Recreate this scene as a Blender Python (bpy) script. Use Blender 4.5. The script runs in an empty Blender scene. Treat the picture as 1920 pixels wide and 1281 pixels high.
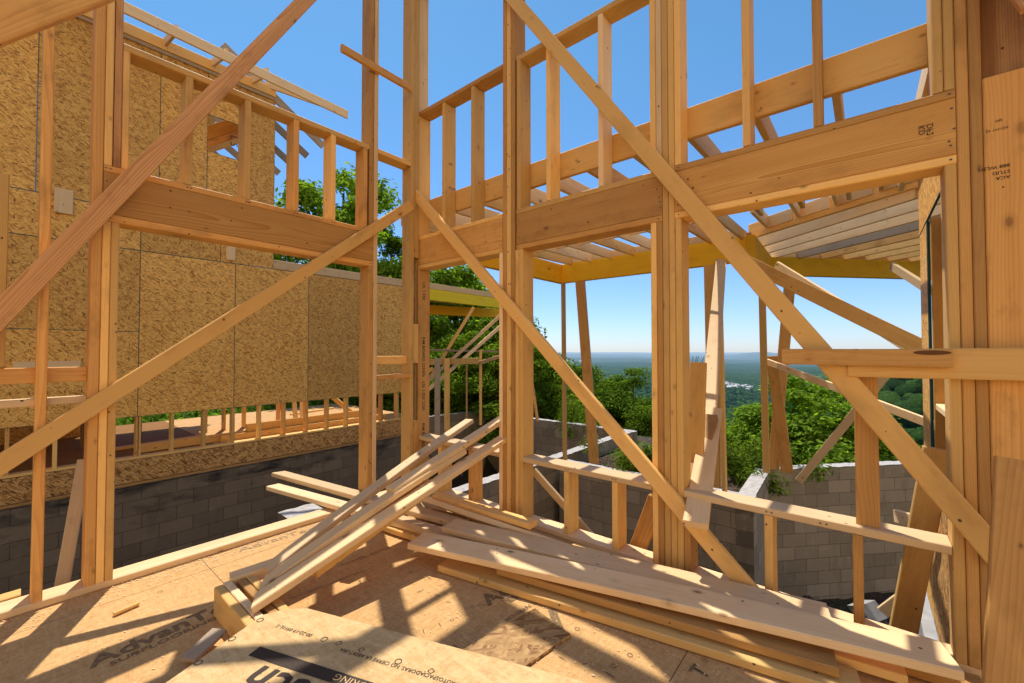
import bpy, bmesh, math, random
import numpy as np
from mathutils import Vector, Matrix

random.seed(7)
RNG = np.random.default_rng(7)
scene = bpy.context.scene
col = scene.collection
V = Vector

# ------------------------------------------------------------------ node helpers
class NT:
    def __init__(self, mat):
        mat.use_nodes = True
        self.t = mat.node_tree
        self.t.nodes.clear()
    def n(self, typ, **kw):
        nd = self.t.nodes.new(typ)
        for k, v in kw.items():
            if k.startswith('i_'):
                nd.inputs[k[2:].replace('_', ' ')].default_value = v
            elif k.startswith('x'):
                nd.inputs[int(k[1:])].default_value = v
            else:
                setattr(nd, k, v)
        return nd
    def l(self, a, b):
        self.t.links.new(a, b)
    def math(self, op, a, b=None, c=None, clamp=False):
        nd = self.n('ShaderNodeMath', operation=op, use_clamp=clamp)
        for i, v in enumerate((a, b, c)):
            if v is None: continue
            if isinstance(v, (int, float)): nd.inputs[i].default_value = v
            else: self.l(v, nd.inputs[i])
        return nd.outputs[0]
    def vmul(self, a, s):
        nd = self.n('ShaderNodeVectorMath', operation='MULTIPLY')
        self.l(a, nd.inputs[0]); nd.inputs[1].default_value = s
        return nd.outputs[0]
    def vadd(self, a, b):
        nd = self.n('ShaderNodeVectorMath', operation='ADD')
        self.l(a, nd.inputs[0])
        if isinstance(b, tuple): nd.inputs[1].default_value = b
        else: self.l(b, nd.inputs[1])
        return nd.outputs[0]
    def ramp(self, fac, stops, interp='LINEAR'):
        nd = self.n('ShaderNodeValToRGB')
        nd.color_ramp.interpolation = interp
        els = nd.color_ramp.elements
        while len(els) < len(stops): els.new(0.5)
        for e, (p, c) in zip(els, stops):
            e.position = p
            e.color = c if len(c) == 4 else (*c, 1)
        if fac is not None: self.l(fac, nd.inputs[0])
        return nd.outputs[0]
    def mix(self, fac, a, b, mode='MIX'):
        nd = self.n('ShaderNodeMix', data_type='RGBA', blend_type=mode)
        nd.clamp_factor = True
        for sock, v in ((0, fac), (6, a), (7, b)):
            if isinstance(v, (int, float)): nd.inputs[sock].default_value = v
            elif isinstance(v, tuple): nd.inputs[sock].default_value = v if len(v) == 4 else (*v, 1)
            else: self.l(v, nd.inputs[sock])
        return nd.outputs[2]
    def noise(self, vec, scale, detail=3.0, rough=0.55, dist=0.0):
        nd = self.n('ShaderNodeTexNoise')
        nd.inputs['Scale'].default_value = scale
        nd.inputs['Detail'].default_value = detail
        nd.inputs['Roughness'].default_value = rough
        nd.inputs['Distortion'].default_value = dist
        if vec is not None: self.l(vec, nd.inputs['Vector'])
        return nd.outputs[0]
    def voro(self, vec, scale=1.0, feature='F1', rnd=1.0):
        nd = self.n('ShaderNodeTexVoronoi', feature=feature)
        nd.inputs['Scale'].default_value = scale
        nd.inputs['Randomness'].default_value = rnd
        if vec is not None: self.l(vec, nd.inputs['Vector'])
        return nd
    def finish(self, color, rough=0.6, bump=None, bstr=0.2, bdist=0.002, spec=0.3):
        b = self.n('ShaderNodeBsdfPrincipled')
        if isinstance(color, tuple): b.inputs['Base Color'].default_value = (*color, 1)
        else: self.l(color, b.inputs['Base Color'])
        if isinstance(rough, (int, float)): b.inputs['Roughness'].default_value = rough
        else: self.l(rough, b.inputs['Roughness'])
        b.inputs['Specular IOR Level'].default_value = spec
        if bump is not None:
            bp = self.n('ShaderNodeBump')
            bp.inputs['Strength'].default_value = bstr
            bp.inputs['Distance'].default_value = bdist
            self.l(bump, bp.inputs['Height'])
            self.l(bp.outputs[0], b.inputs['Normal'])
        o = self.n('ShaderNodeOutputMaterial')
        self.l(b.outputs[0], o.inputs[0])
        return b

def newmat(name):
    return bpy.data.materials.new(name)

def wood(name, light, dark, stain=0.5, knots=1.0, knotcol=(0.13, 0.045, 0.012), rings=0.45, tint=(0.66, 0.37, 0.12), tamt=0.5, stainc=(0.20, 0.095, 0.03), fine=0.75, mottle=0.0):
    """Sawn lumber: grain runs along local X, cathedral figure, knots, nail marks, soiling; every board differs."""
    m = newmat(name); t = NT(m)
    tc = t.n('ShaderNodeTexCoord'); oi = t.n('ShaderNodeObjectInfo')
    rnd = oi.outputs['Random']
    cx = t.n('ShaderNodeCombineXYZ')
    t.l(t.math('MULTIPLY', rnd, 41.0), cx.inputs[0])
    t.l(t.math('MULTIPLY', t.math('FRACT', t.math('MULTIPLY', rnd, 17.0)), 7.0), cx.inputs[1])
    t.l(t.math('MULTIPLY', t.math('FRACT', t.math('MULTIPLY', rnd, 91.0)), 5.0), cx.inputs[2])
    p = t.vadd(tc.outputs['Object'], cx.outputs[0])
    # pith offset inside the board for the ring figure
    cy = t.n('ShaderNodeCombineXYZ')
    t.l(t.math('MULTIPLY_ADD', t.math('FRACT', t.math('MULTIPLY', rnd, 33.0)), 0.12, -0.06), cy.inputs[1])
    t.l(t.math('MULTIPLY_ADD', t.math('FRACT', t.math('MULTIPLY', rnd, 57.0)), 0.10, 0.02), cy.inputs[2])
    pr = t.vadd(tc.outputs['Object'], cy.outputs[0])
    warp = t.n('ShaderNodeTexNoise'); warp.inputs['Scale'].default_value = 1.0; warp.inputs['Detail'].default_value = 2
    t.l(t.vmul(p, (0.9, 5.0, 5.0)), warp.inputs['Vector'])
    wv = t.vmul(t.vadd(warp.outputs['Color'], (-0.5, -0.5, -0.5)), (0.0, 0.055, 0.055))
    prw = t.vadd(pr, wv)
    sp = t.n('ShaderNodeSeparateXYZ'); t.l(prw, sp.inputs[0])
    rad = t.math('SQRT', t.math('ADD', t.math('POWER', sp.outputs[1], 2.0), t.math('POWER', sp.outputs[2], 2.0)))
    ring = t.math('FRACT', t.math('MULTIPLY', rad, 130.0))
    ring = t.math('POWER', ring, 2.2)
    streak = t.noise(t.vmul(p, (1.3, 40.0, 40.0)), 1.0, 4, 0.6)
    soft = t.noise(t.vmul(p, (0.7, 9.0, 9.0)), 1.0, 2, 0.5)
    f = t.math('ADD', t.math('MULTIPLY', ring, rings), t.math('MULTIPLY', t.math('SUBTRACT', streak, 0.3), fine))
    base = t.mix(f, light, dark)
    base = t.mix(t.math('MULTIPLY', t.math('SUBTRACT', soft, 0.38), 1.6, clamp=True), base, t.mix(0.6, base, dark))
    # board to board tint
    tv = t.math('MULTIPLY', t.math('POWER', t.math('FRACT', t.math('MULTIPLY', rnd, 7.0)), 1.5), tamt)
    base = t.mix(tv, base, tint, 'MIX')
    br = t.math('MULTIPLY_ADD', t.math('FRACT', t.math('MULTIPLY', rnd, 23.0)), 0.50, 0.64)
    cb = t.n('ShaderNodeCombineColor')
    for i in range(3): t.l(br, cb.inputs[i])
    base = t.mix(1.0, base, cb.outputs[0], 'MULTIPLY')
    # soiling
    st = t.noise(t.vmul(p, (2.2, 5.0, 5.0)), 1.0, 5, 0.65)
    sf = t.math('MULTIPLY', t.math('SUBTRACT', st, 0.53), 3.2, clamp=True)
    base = t.mix(t.math('MULTIPLY', sf, stain), base, stainc)
    if mottle:
        mo = t.noise(p, 9.0, 5, 0.7)
        base = t.mix(t.math('MULTIPLY', t.math('SUBTRACT', mo, 0.5), 3.0 * mottle, clamp=True), base, (0.05, 0.025, 0.012))
    # knots
    if knots > 0:
        kv = t.voro(t.vmul(p, (5.5, 10.0, 10.0)))
        ksep = t.n('ShaderNodeSeparateColor'); t.l(kv.outputs['Color'], ksep.inputs[0])
        on = t.math('GREATER_THAN', ksep.outputs[0], 1.0 - 0.80 * knots)
        kd = t.math('MULTIPLY', kv.outputs['Distance'], t.math('MULTIPLY_ADD', ksep.outputs[2], 1.9, 0.8))
        core = t.ramp(kd, [(0.0, (1, 1, 1)), (0.09, (0.75,) * 3), (0.135, (0.25,) * 3), (0.26, (0, 0, 0))])
        base = t.mix(t.math('MULTIPLY', t.math('MULTIPLY', core, on), t.math('MULTIPLY_ADD', ksep.outputs[1], 0.6, 0.35)), base, knotcol)
    # nail heads and fastener marks
    nv = t.voro(t.vmul(p, (16.0, 19.0, 19.0)))
    ns = t.n('ShaderNodeSeparateColor'); t.l(nv.outputs['Color'], ns.inputs[0])
    non = t.math('MULTIPLY', t.math('GREATER_THAN', ns.outputs[1], 0.80), t.math('LESS_THAN', nv.outputs['Distance'], 0.11))
    base = t.mix(t.math('MULTIPLY', non, 0.85), base, (0.035, 0.02, 0.012))
    t.finish(base, 0.62, streak, 0.25, 0.0015, 0.25)
    return m

M = {}
M['pine'] = wood('pine_lumber', (0.95, 0.61, 0.215), (0.80, 0.42, 0.105))
M['pine_pale'] = wood('pale_pine_lumber', (0.93, 0.70, 0.41), (0.81, 0.52, 0.24), stain=0.3, tamt=0.25)
M['pine_dark'] = wood('shade_browned_pine_lumber', (0.82, 0.455, 0.14), (0.58, 0.255, 0.06), stain=0.9, knots=1.15, fine=0.9, rings=0.6)
M['pine_red'] = wood('weathered_fir_lumber', (0.72, 0.40, 0.17), (0.40, 0.17, 0.06), stain=0.8, rings=0.6, knots=1.2, stainc=(0.075, 0.024, 0.01))
M['pine_grey'] = wood('grey_weathered_lumber', (0.62, 0.47, 0.31), (0.46, 0.33, 0.20), stain=0.5, tint=(0.3, 0.26, 0.22), tamt=0.6, stainc=(0.12, 0.09, 0.065))
M['header'] = wood('fir_header_lumber', (0.86, 0.49, 0.15), (0.60, 0.265, 0.055), stain=0.5, rings=0.95, fine=0.9, knots=0.25, tamt=0.2)
M['header_dirty'] = wood('stained_header_lumber', (0.82, 0.455, 0.14), (0.54, 0.235, 0.052), stain=0.7, fine=0.9, rings=0.45, knots=0.7, tamt=0.1, mottle=0.28, stainc=(0.12, 0.05, 0.018))
M['lvl'] = wood('yellow_laminated_beam', (1.0, 0.60, 0.022), (0.88, 0.46, 0.012), stain=0.3, rings=0.25, knots=0.25, tint=(0.95, 0.50, 0.02), tamt=0.45, stainc=(0.20, 0.09, 0.01), fine=0.9, mottle=0.13)
M['lvl_olive'] = wood('olive_laminated_beam', (0.80, 0.62, 0.02), (0.66, 0.47, 0.015), stain=0.3, rings=0.2, knots=0.2, tamt=0.0, stainc=(0.16, 0.09, 0.01))
M['strand'] = wood('dark_strand_lumber', (0.62, 0.34, 0.11), (0.38, 0.18, 0.05), stain=0.7, rings=0.2, knots=0.0, tamt=0.1, mottle=0.25, stainc=(0.1, 0.045, 0.014))
M['dark_wood'] = wood('shade_and_knot_lumber', (0.20, 0.075, 0.025), (0.10, 0.03, 0.012), stain=0.4, rings=0.5)  # dark red with shade put into the colour; also serves the knot

def osb(name, light, mid, dark, dashes='H', big=1.0):
    m = newmat(name); t = NT(m)
    tc = t.n('ShaderNodeTexCoord'); oi = t.n('ShaderNodeObjectInfo')
    cx = t.n('ShaderNodeCombineXYZ')
    t.l(t.math('MULTIPLY', oi.outputs['Random'], 53.0), cx.inputs[0])
    t.l(t.math('MULTIPLY', oi.outputs['Random'], 29.0), cx.inputs[1])
    p = t.vadd(tc.outputs['Object'], cx.outputs[0])
    colr = None; hgt = None
    for k, (ang, sc) in enumerate(((0.15, 1.0), (1.25, 1.1), (2.2, 0.9), (2.85, 1.25), (0.75, 1.2))):
        mp = t.n('ShaderNodeMapping'); mp.inputs['Rotation'].default_value = (0, 0, ang)
        mp.inputs['Location'].default_value = (k * 3.7, k * 1.9, 0)
        t.l(p, mp.inputs[0])
        vv = t.voro(t.vmul(mp.outputs[0], (17.0 * sc / big, 78.0 * sc / big, 1.0)))
        s = t.n('ShaderNodeSeparateColor'); t.l(vv.outputs['Color'], s.inputs[0])
        fl = t.ramp(s.outputs[1], [(0.0, dark), (0.3, mid), (0.75, light), (1.0, tuple(min(1, c * 1.18) for c in light))])
        if colr is None: colr, hgt = fl, s.outputs[2]
        else:
            mask = t.math('GREATER_THAN', s.outputs[0], 0.55)
            colr = t.mix(mask, colr, fl)
            hgt = t.mix(mask, hgt, s.outputs[2])
    fn = t.noise(t.vmul(p, (60, 60, 60)), 1.0, 3)
    colr = t.mix(t.math('MULTIPLY', t.math('SUBTRACT', fn, 0.45), 1.6, clamp=True), colr, t.mix(0.55, colr, dark))
    lg = t.noise(p, 1.3, 3)
    colr = t.mix(t.math('MULTIPLY', t.math('SUBTRACT', lg, 0.4), 1.0, clamp=True), colr, t.mix(0.4, colr, dark))
    ov = t.math('MULTIPLY_ADD', t.math('FRACT', t.math('MULTIPLY', oi.outputs['Random'], 13.0)), 0.30, 0.78)
    oc = t.n('ShaderNodeCombineColor')
    for i in range(3): t.l(ov, oc.inputs[i])
    colr = t.mix(1.0, colr, oc.outputs[0], 'MULTIPLY')
    ws = t.noise(t.vmul(p, (1.2, 5.0, 1.0)), 1.0, 5, 0.65)
    colr = t.mix(t.math('MULTIPLY', t.math('SUBTRACT', ws, 0.55), 2.0, clamp=True), colr, t.mix(0.5, colr, dark))
    if dashes:
        sp = t.n('ShaderNodeSeparateXYZ'); t.l(tc.outputs['Object'], sp.inputs[0])
        a, b = (sp.outputs[0], sp.outputs[1]) if dashes == 'H' else (sp.outputs[1], sp.outputs[0])
        jit = t.math('MULTIPLY', t.noise(t.vmul(p, (2.5, 2.5, 2.5)), 1.0, 1), 0.25)
        u = t.math('FRACT', t.math('ADD', t.math('DIVIDE', a, 0.205), jit))
        w = t.math('FRACT', t.math('ADD', t.math('DIVIDE', b, 0.155), jit))
        d = t.math('MULTIPLY', t.math('LESS_THAN', u, 0.20), t.math('LESS_THAN', w, 0.075))
        colr = t.mix(t.math('MULTIPLY', d, 0.75), colr, (0.06, 0.018, 0.01))
    t.finish(colr, 0.6, hgt, 0.25, 0.002, 0.3)
    return m
M['osb'] = osb('strand_board', (0.92, 0.53, 0.14), (0.74, 0.375, 0.078), (0.36, 0.145, 0.028))
M['osb_v'] = osb('strand_board_upright', (0.92, 0.53, 0.14), (0.74, 0.375, 0.078), (0.36, 0.145, 0.028), dashes='V')
M['osb_rim'] = osb('rim_strand_board', (0.74, 0.43, 0.15), (0.48, 0.225, 0.055), (0.14, 0.06, 0.02), dashes=None, big=1.25)
M['osb_scrap'] = osb('strand_board_offcut', (0.56, 0.34, 0.13), (0.45, 0.25, 0.085), (0.26, 0.115, 0.035), dashes=None, big=1.6)

def flat(name, c, rough=0.7, nscale=20, amt=0.35):
    m = newmat(name); t = NT(m)
    tc = t.n('ShaderNodeTexCoord')
    f = t.noise(tc.outputs['Object'], nscale, 5)
    colr = t.mix(t.math('MULTIPLY', t.math('SUBTRACT', f, 0.35), 2.0, clamp=True), c, tuple(x * (1 - amt) for x in c))
    t.finish(colr, rough, f, 0.2, 0.003)
    return m
M['teal'] = flat('teal_edge_paint', (0.012, 0.085, 0.10))
M['ink'] = flat('black_print_ink', (0.075, 0.05, 0.035), 0.8, 160, 0.75)
M['ink_deck'] = flat('worn_print_ink', (0.30, 0.185, 0.085), 0.8, 70, 0.75)
M['ink_faint'] = flat('faded_print_ink', (0.44, 0.28, 0.14), 0.8, 90, 0.6)
M['nail'] = flat('bare_steel_nail', (0.09, 0.09, 0.10), 0.4)

def floor_mat(name, light, dark, seams):
    m = newmat(name); t = NT(m)
    tc = t.n('ShaderNodeTexCoord'); p = tc.outputs['Object']
    a = t.noise(t.vmul(p, (14, 60, 20)), 1.0, 4, 0.65)
    b = t.noise(t.vmul(p, (55, 13, 20)), 1.0, 4, 0.65, 0.6)
    g = t.noise(p, 140.0, 3, 0.7)
    lg = t.noise(p, 1.6, 4, 0.6)
    f = t.math('ADD', t.math('ADD', t.math('MULTIPLY', a, 0.5), t.math('MULTIPLY', b, 0.5)), t.math('MULTIPLY', t.math('SUBTRACT', g, 0.5), 0.55))
    c = t.ramp(f, [(0.30, dark), (0.62, light)])
    c = t.mix(t.math('MULTIPLY', t.math('SUBTRACT', lg, 0.47), 1.8, clamp=True), c, t.mix(0.55, c, dark))
    if not seams:
        mp_ = t.n('ShaderNodeMapping'); mp_.inputs['Rotation'].default_value = (0, 0, 0.7); t.l(p, mp_.inputs[0])
        fv = t.voro(t.vmul(mp_.outputs[0], (16.0, 60.0, 1.0))); fs_ = t.n('ShaderNodeSeparateColor'); t.l(fv.outputs['Color'], fs_.inputs[0])
        fw_ = t.voro(t.vmul(p, (52.0, 14.0, 1.0))); ft_ = t.n('ShaderNodeSeparateColor'); t.l(fw_.outputs['Color'], ft_.inputs[0])
        c = t.mix(t.math('MULTIPLY', t.math('GREATER_THAN', fs_.outputs[0], 0.6), 0.30), c, t.mix(0.6, c, dark))
        c = t.mix(t.math('MULTIPLY', t.math('GREATER_THAN', ft_.outputs[0], 0.65), 0.30), c, tuple(min(1, x * 1.15) for x in light))
    # footprints, dust and sawdust specks
    du = t.noise(p, 5.0, 6, 0.75)
    c = t.mix(t.math('MULTIPLY', t.math('SUBTRACT', du, 0.57), 3.0, clamp=True), c, tuple(x * 0.6 for x in dark))
    sv = t.voro(t.vmul(p, (48, 48, 48)))
    ss = t.n('ShaderNodeSeparateColor'); t.l(sv.outputs['Color'], ss.inputs[0])
    spk = t.math('MULTIPLY', t.math('GREATER_THAN', ss.outputs[0], 0.88), t.math('LESS_THAN', sv.outputs['Distance'], 0.16))
    c = t.mix(t.math('MULTIPLY', spk, 0.7), c, (0.8, 0.62, 0.38))
    spk2 = t.math('MULTIPLY', t.math('GREATER_THAN', ss.outputs[1], 0.94), t.math('LESS_THAN', sv.outputs['Distance'], 0.13))
    c = t.mix(t.math('MULTIPLY', spk2, 0.8), c, (0.06, 0.03, 0.015))
    if seams:
        sp = t.n('ShaderNodeSeparateXYZ'); t.l(p, sp.inputs[0])
        u = t.math('ABSOLUTE', t.math('SUBTRACT', t.math('FRACT', t.math('DIVIDE', t.math('ADD', sp.outputs[0], 0.9), 1.22)), 0.5))
        w = t.math('ABSOLUTE', t.math('SUBTRACT', t.math('FRACT', t.math('DIVIDE', t.math('ADD', sp.outputs[1], 0.3), 2.44)), 0.5))
        sm = t.math('ADD', t.math('LESS_THAN', u, 0.0016), t.math('LESS_THAN', w, 0.0009), clamp=True)
        c = t.mix(t.math('MULTIPLY', sm, 0.8), c, (0.08, 0.04, 0.02))
    t.finish(c, 0.85, f, 0.3, 0.0018, 0.08)
    return m
M['floor'] = floor_mat('subfloor_panel', (0.68, 0.42, 0.18), (0.48, 0.26, 0.092), True)
M['panel'] = floor_mat('loose_floor_panel', (0.70, 0.48, 0.235), (0.52, 0.32, 0.125), False)
M['floor_dark'] = floor_mat('shade_toned_wing_floor_panel', (0.34, 0.17, 0.055), (0.20, 0.085, 0.025), True)  # darker copy of the wing panel, shade put into its colour
M['floor_far'] = floor_mat('wing_floor_panel', (0.66, 0.40, 0.18), (0.48, 0.265, 0.10), True)

def block(name, base=(0.40, 0.325, 0.24), damp=0.0):
    m = newmat(name); t = NT(m)
    tc = t.n('ShaderNodeTexCoord'); p = tc.outputs['Object']
    s = t.n('ShaderNodeSeparateXYZ'); t.l(p, s.inputs[0])
    cx = t.n('ShaderNodeCombineXYZ'); t.l(s.outputs[0], cx.inputs[0]); t.l(s.outputs[2], cx.inputs[1])
    br = t.n('ShaderNodeTexBrick')
    br.offset = 0.5
    br.inputs['Scale'].default_value = 1.0
    br.inputs['Brick Width'].default_value = 0.406
    br.inputs['Row Height'].default_value = 0.203
    br.inputs['Mortar Size'].default_value = 0.0055
    br.inputs['Mortar Smooth'].default_value = 0.4
    br.inputs['Bias'].default_value = 0.0
    br.inputs['Color1'].default_value = (*base, 1)
    br.inputs['Color2'].default_value = (*[c * 0.66 for c in base], 1)
    br.inputs['Mortar'].default_value = (*[c * 0.40 for c in base], 1)
    jn = t.n('ShaderNodeTexNoise'); jn.inputs['Scale'].default_value = 9.0; jn.inputs['Detail'].default_value = 4; t.l(p, jn.inputs['Vector'])
    jv = t.vadd(cx.outputs[0], t.vmul(t.vadd(jn.outputs['Color'], (-0.5, -0.5, -0.5)), (0.012, 0.012, 0.0)))
    t.l(jv, br.inputs['Vector'])
    g = t.noise(p, 120.0, 4, 0.7); lg = t.noise(p, 2.2, 5, 0.6)
    c = t.mix(t.math('MULTIPLY', t.math('SUBTRACT', g, 0.35), 1.5, clamp=True), br.outputs['Color'], t.mix(0.5, br.outputs['Color'], tuple(x * 0.45 for x in base)))
    c = t.mix(t.math('MULTIPLY', t.math('SUBTRACT', lg, 0.45), 1.6, clamp=True), c, t.mix(0.45, c, tuple(x * 0.4 for x in base)))
    sm_ = t.noise(p, 6.0, 5, 0.7)
    c = t.mix(t.math('MULTIPLY', t.math('SUBTRACT', sm_, 0.56), 3.0, clamp=True), c, tuple(min(1, x * 1.25) for x in base))
    dk = t.noise(t.vmul(p, (3.0, 3.0, 1.0)), 1.0, 5, 0.7)
    c = t.mix(t.math('MULTIPLY', t.math('SUBTRACT', dk, 0.55), 2.6, clamp=True), c, tuple(x * 0.35 for x in base))
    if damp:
        # wet run marks, heavier toward the top; strength also paints pit shade
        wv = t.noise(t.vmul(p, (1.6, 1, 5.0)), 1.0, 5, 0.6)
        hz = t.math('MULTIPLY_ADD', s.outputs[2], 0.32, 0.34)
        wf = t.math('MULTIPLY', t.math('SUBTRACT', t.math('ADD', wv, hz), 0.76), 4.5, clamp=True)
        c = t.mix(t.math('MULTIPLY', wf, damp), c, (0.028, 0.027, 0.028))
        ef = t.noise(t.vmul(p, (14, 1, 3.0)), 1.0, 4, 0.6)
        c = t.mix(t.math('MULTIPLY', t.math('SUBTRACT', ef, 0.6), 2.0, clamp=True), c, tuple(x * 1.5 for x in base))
    h = t.math('ADD', t.math('MULTIPLY', br.outputs['Fac'], -1.0), t.math('MULTIPLY', g, 0.35))
    t.finish(c, 0.85, h, 0.6, 0.006, 0.15)
    return m
M['cmu'] = block('grey_block_wall')
M['cmu_damp_shade'] = block('damp_shade_block_wall', (0.25, 0.195, 0.135), 1.0)  # base darkened so the colour holds pit shade besides the wet stains
M['concrete'] = flat('pale_concrete', (0.42, 0.41, 0.39), 0.85, 9, 0.4)
M['mortar'] = flat('pale_mortar_top', (0.52, 0.48, 0.44), 0.9, 16, 0.45)

# ------------------------------------------------------------------ object helpers
def link(o, parent=None):
    col.objects.link(o)
    if parent is not None: o.parent = parent
    return o

def tag(o, label=None, cat=None, group=None, kind=None):
    if label: o['label'] = label
    if cat: o['category'] = cat
    if group: o['group'] = group
    if kind: o['kind'] = kind
    return o

def empty(name, loc, label, cat, group=None):
    o = bpy.data.objects.new(name, None)
    o.empty_display_size = 0.2
    o.location = loc
    link(o)
    return tag(o, label, cat, group)

def lumber_mesh(L, w, t, bow=0.0, twist=0.0, ch=0.0042, segs=None, cut0=0.0, cut1=0.0):
    """length along X (0..L), width along Y, thickness along Z, eased edges; optional bow, twist, and angled end cuts"""
    if segs is None: segs = 1 if (bow == 0 and twist == 0) else 12
    ch = min(ch, t * 0.25, w * 0.25)
    a, b = w / 2, t / 2
    prof = [(-a + ch, -b), (a - ch, -b), (a, -b + ch), (a, b - ch), (a - ch, b), (-a + ch, b), (-a, b - ch), (-a, -b + ch)]
    vs, fs = [], []
    for i in range(segs + 1):
        u = i / segs
        off = bow * (4 * u * (1 - u))
        an = twist * (u - 0.5); ca, sa = math.cos(an), math.sin(an)
        for (y, z) in prof:
            x = L * u
            if i == 0: x += cut0 * (y / w + 0.5)
            if i == segs: x -= cut1 * (y / w + 0.5)
            vs.append((x, y * ca - z * sa, y * sa + z * ca + off))
    for i in range(segs):
        for k in range(8):
            k2 = (k + 1) % 8
            fs.append((i * 8 + k, i * 8 + k2, i * 8 + 8 + k2, i * 8 + 8 + k))
    fs.append(tuple(range(7, -1, -1)))
    fs.append(tuple(range(segs * 8, segs * 8 + 8)))
    me = bpy.data.meshes.new('lumber')
    me.from_pydata(vs, [], [tuple(reversed(f)) for f in fs])
    bm = bmesh.new(); bm.from_mesh(me); bmesh.ops.recalc_face_normals(bm, faces=bm.faces); bm.to_mesh(me); bm.free()
    return me

def place(o, origin, X, Y, Z, parent):
    m = Matrix((X, Y, Z)).transposed().to_4x4()
    m.translation = origin
    if parent is not None:
        m = Matrix.Translation(-parent.location) @ m
    o.matrix_local = m

VAR = random.Random(21)
def board(name, p0, p1, w, t, wd, mat, parent=None, label=None, cat=None, group=None, **kw):
    """a length of lumber from p0 to p1; wd = direction of its wide side"""
    p0, p1, wd = V(p0), V(p1), V(wd)
    if mat == 'pine' and name not in ('sawn',):
        q_ = VAR.random()
        mat = 'pine_dark' if q_ < 0.26 else ('pine_pale' if q_ > 0.90 else 'pine')
    X = (p1 - p0); L = X.length; X.normalize()
    Y = (wd - X * wd.dot(X)).normalized(); Z = X.cross(Y)
    me = lumber_mesh(L, w, t, **kw)
    me.name = name
    me.materials.append(M[mat] if isinstance(mat, str) else mat)
    o = bpy.data.objects.new(name, me); link(o, parent)
    place(o, p0, X, Y, Z, parent)
    return tag(o, label, cat, group)

def box(name, xr, yr, zr, mat, parent=None, label=None, **kw):
    """axis-aligned length of lumber; grain along the longest side"""
    r = [xr, yr, zr]; d = [abs(b - a) for a, b in r]; c = [(a + b) / 2 for a, b in r]
    i = d.index(max(d)); j, k = [q for q in range(3) if q != i]
    if d[j] < d[k]: j, k = k, j
    e = [V((1, 0, 0)), V((0, 1, 0)), V((0, 0, 1))]
    p0, p1 = V(c), V(c)
    p0[i] = min(r[i]); p1[i] = max(r[i])
    return board(name, p0, p1, d[j], d[k], e[j], mat, parent, label, **kw)

def sheet(name, origin, X, Y, w, h, th, mat, edge, parent=None, label=None):
    """a flat panel: origin is the lower corner of the front face, X along its width, Y along its height"""
    X, Y = V(X).normalized(), V(Y).normalized(); Z = X.cross(Y)
    e = 0.004
    vs = [(0, 0, 0), (w, 0, 0), (w, h, 0), (0, h, 0), (0, 0, -th), (w, 0, -th), (w, h, -th), (0, h, -th), (e, e, 0), (w - e, e, 0), (w - e, h - e, 0), (e, h - e, 0)]
    fs = [(8, 9, 10, 11), (7, 6, 5, 4), (0, 4, 5, 1), (1, 5, 6, 2), (2, 6, 7, 3), (3, 7, 4, 0), (0, 1, 9, 8), (1, 2, 10, 9), (2, 3, 11, 10), (3, 0, 8, 11)]
    me = bpy.data.meshes.new(name); me.from_pydata(vs, [], fs)
    me.materials.append(M[mat]); me.materials.append(M[edge])
    for i, f in enumerate(me.polygons): f.material_index = 0 if i < 2 else 1
    o = bpy.data.objects.new(name, me); link(o, parent)
    place(o, V(origin), X, Y, Z, parent)
    if label: o['label'] = label
    return o

def mesh_obj(name, vs, fs, mat, parent=None, loc=(0, 0, 0), smooth=False):
    me = bpy.data.meshes.new(name); me.from_pydata([tuple(v) for v in vs], [], fs)
    me.materials.append(M[mat] if isinstance(mat, str) else mat)
    if smooth:
        for f in me.polygons: f.use_smooth = True
    o = bpy.data.objects.new(name, me); link(o, parent)
    o.location = V(loc) - (parent.location if parent is not None else V((0, 0, 0)))
    return o

def text_obj(name, s, origin, X, Y, size, mat, parent, bold=0.0, sx=1.0, shear=0.0):
    """printed lettering as a thin mesh lying on its board"""
    cu = bpy.data.curves.new(name, 'FONT'); cu.body = s; cu.size = size; cu.offset = bold * size; cu.shear = shear
    cu.resolution_u = 2
    tmp = bpy.data.objects.new('tmp_text', cu); col.objects.link(tmp)
    dg = bpy.context.evaluated_depsgraph_get()
    me = bpy.data.meshes.new_from_object(tmp.evaluated_get(dg))
    bpy.data.objects.remove(tmp); bpy.data.curves.remove(cu)
    me.name = name; me.materials.clear(); me.materials.append(M[mat])
    X, Y = V(X).normalized(), V(Y).normalized(); Y = (Y - X * X.dot(Y)).normalized(); Z = X.cross(Y)
    if sx != 1.0: me.transform(Matrix.Diagonal((sx, 1, 1, 1)))
    o = bpy.data.objects.new(name, me); link(o, parent)
    place(o, V(origin), X, Y, Z, parent)
    return o

def quad_mark(name, origin, X, Y, w, h, mat, parent):
    X, Y = V(X).normalized(), V(Y).normalized(); Y = (Y - X * X.dot(Y)).normalized(); Z = X.cross(Y)
    me = bpy.data.meshes.new(name); me.from_pydata([(0, 0, 0), (w, 0, 0), (w, h, 0), (0, h, 0)], [], [(0, 1, 2, 3)])
    me.materials.append(M[mat])
    o = bpy.data.objects.new(name, me); link(o, parent); place(o, V(origin), X, Y, Z, parent)
    return o

# ------------------------------------------------------------------ SUBFLOOR (the room's deck)
XR, YL = 2.52, 3.25
sub = box('subfloor', (-5.0, 2.662), (-4.0, 3.392), (-0.022, 0.0), 'floor')
me = sub.data
tag(sub, kind='structure')
joists = box('floor_rim', (-5.0, 2.655), (3.352, 3.39), (-0.53, -0.024), 'osb_rim'); tag(joists, kind='structure')
joists2 = box('floor_rim', (2.62, 2.66), (-4.0, 3.35), (-0.53, -0.024), 'osb_rim'); tag(joists2, kind='structure')

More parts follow.
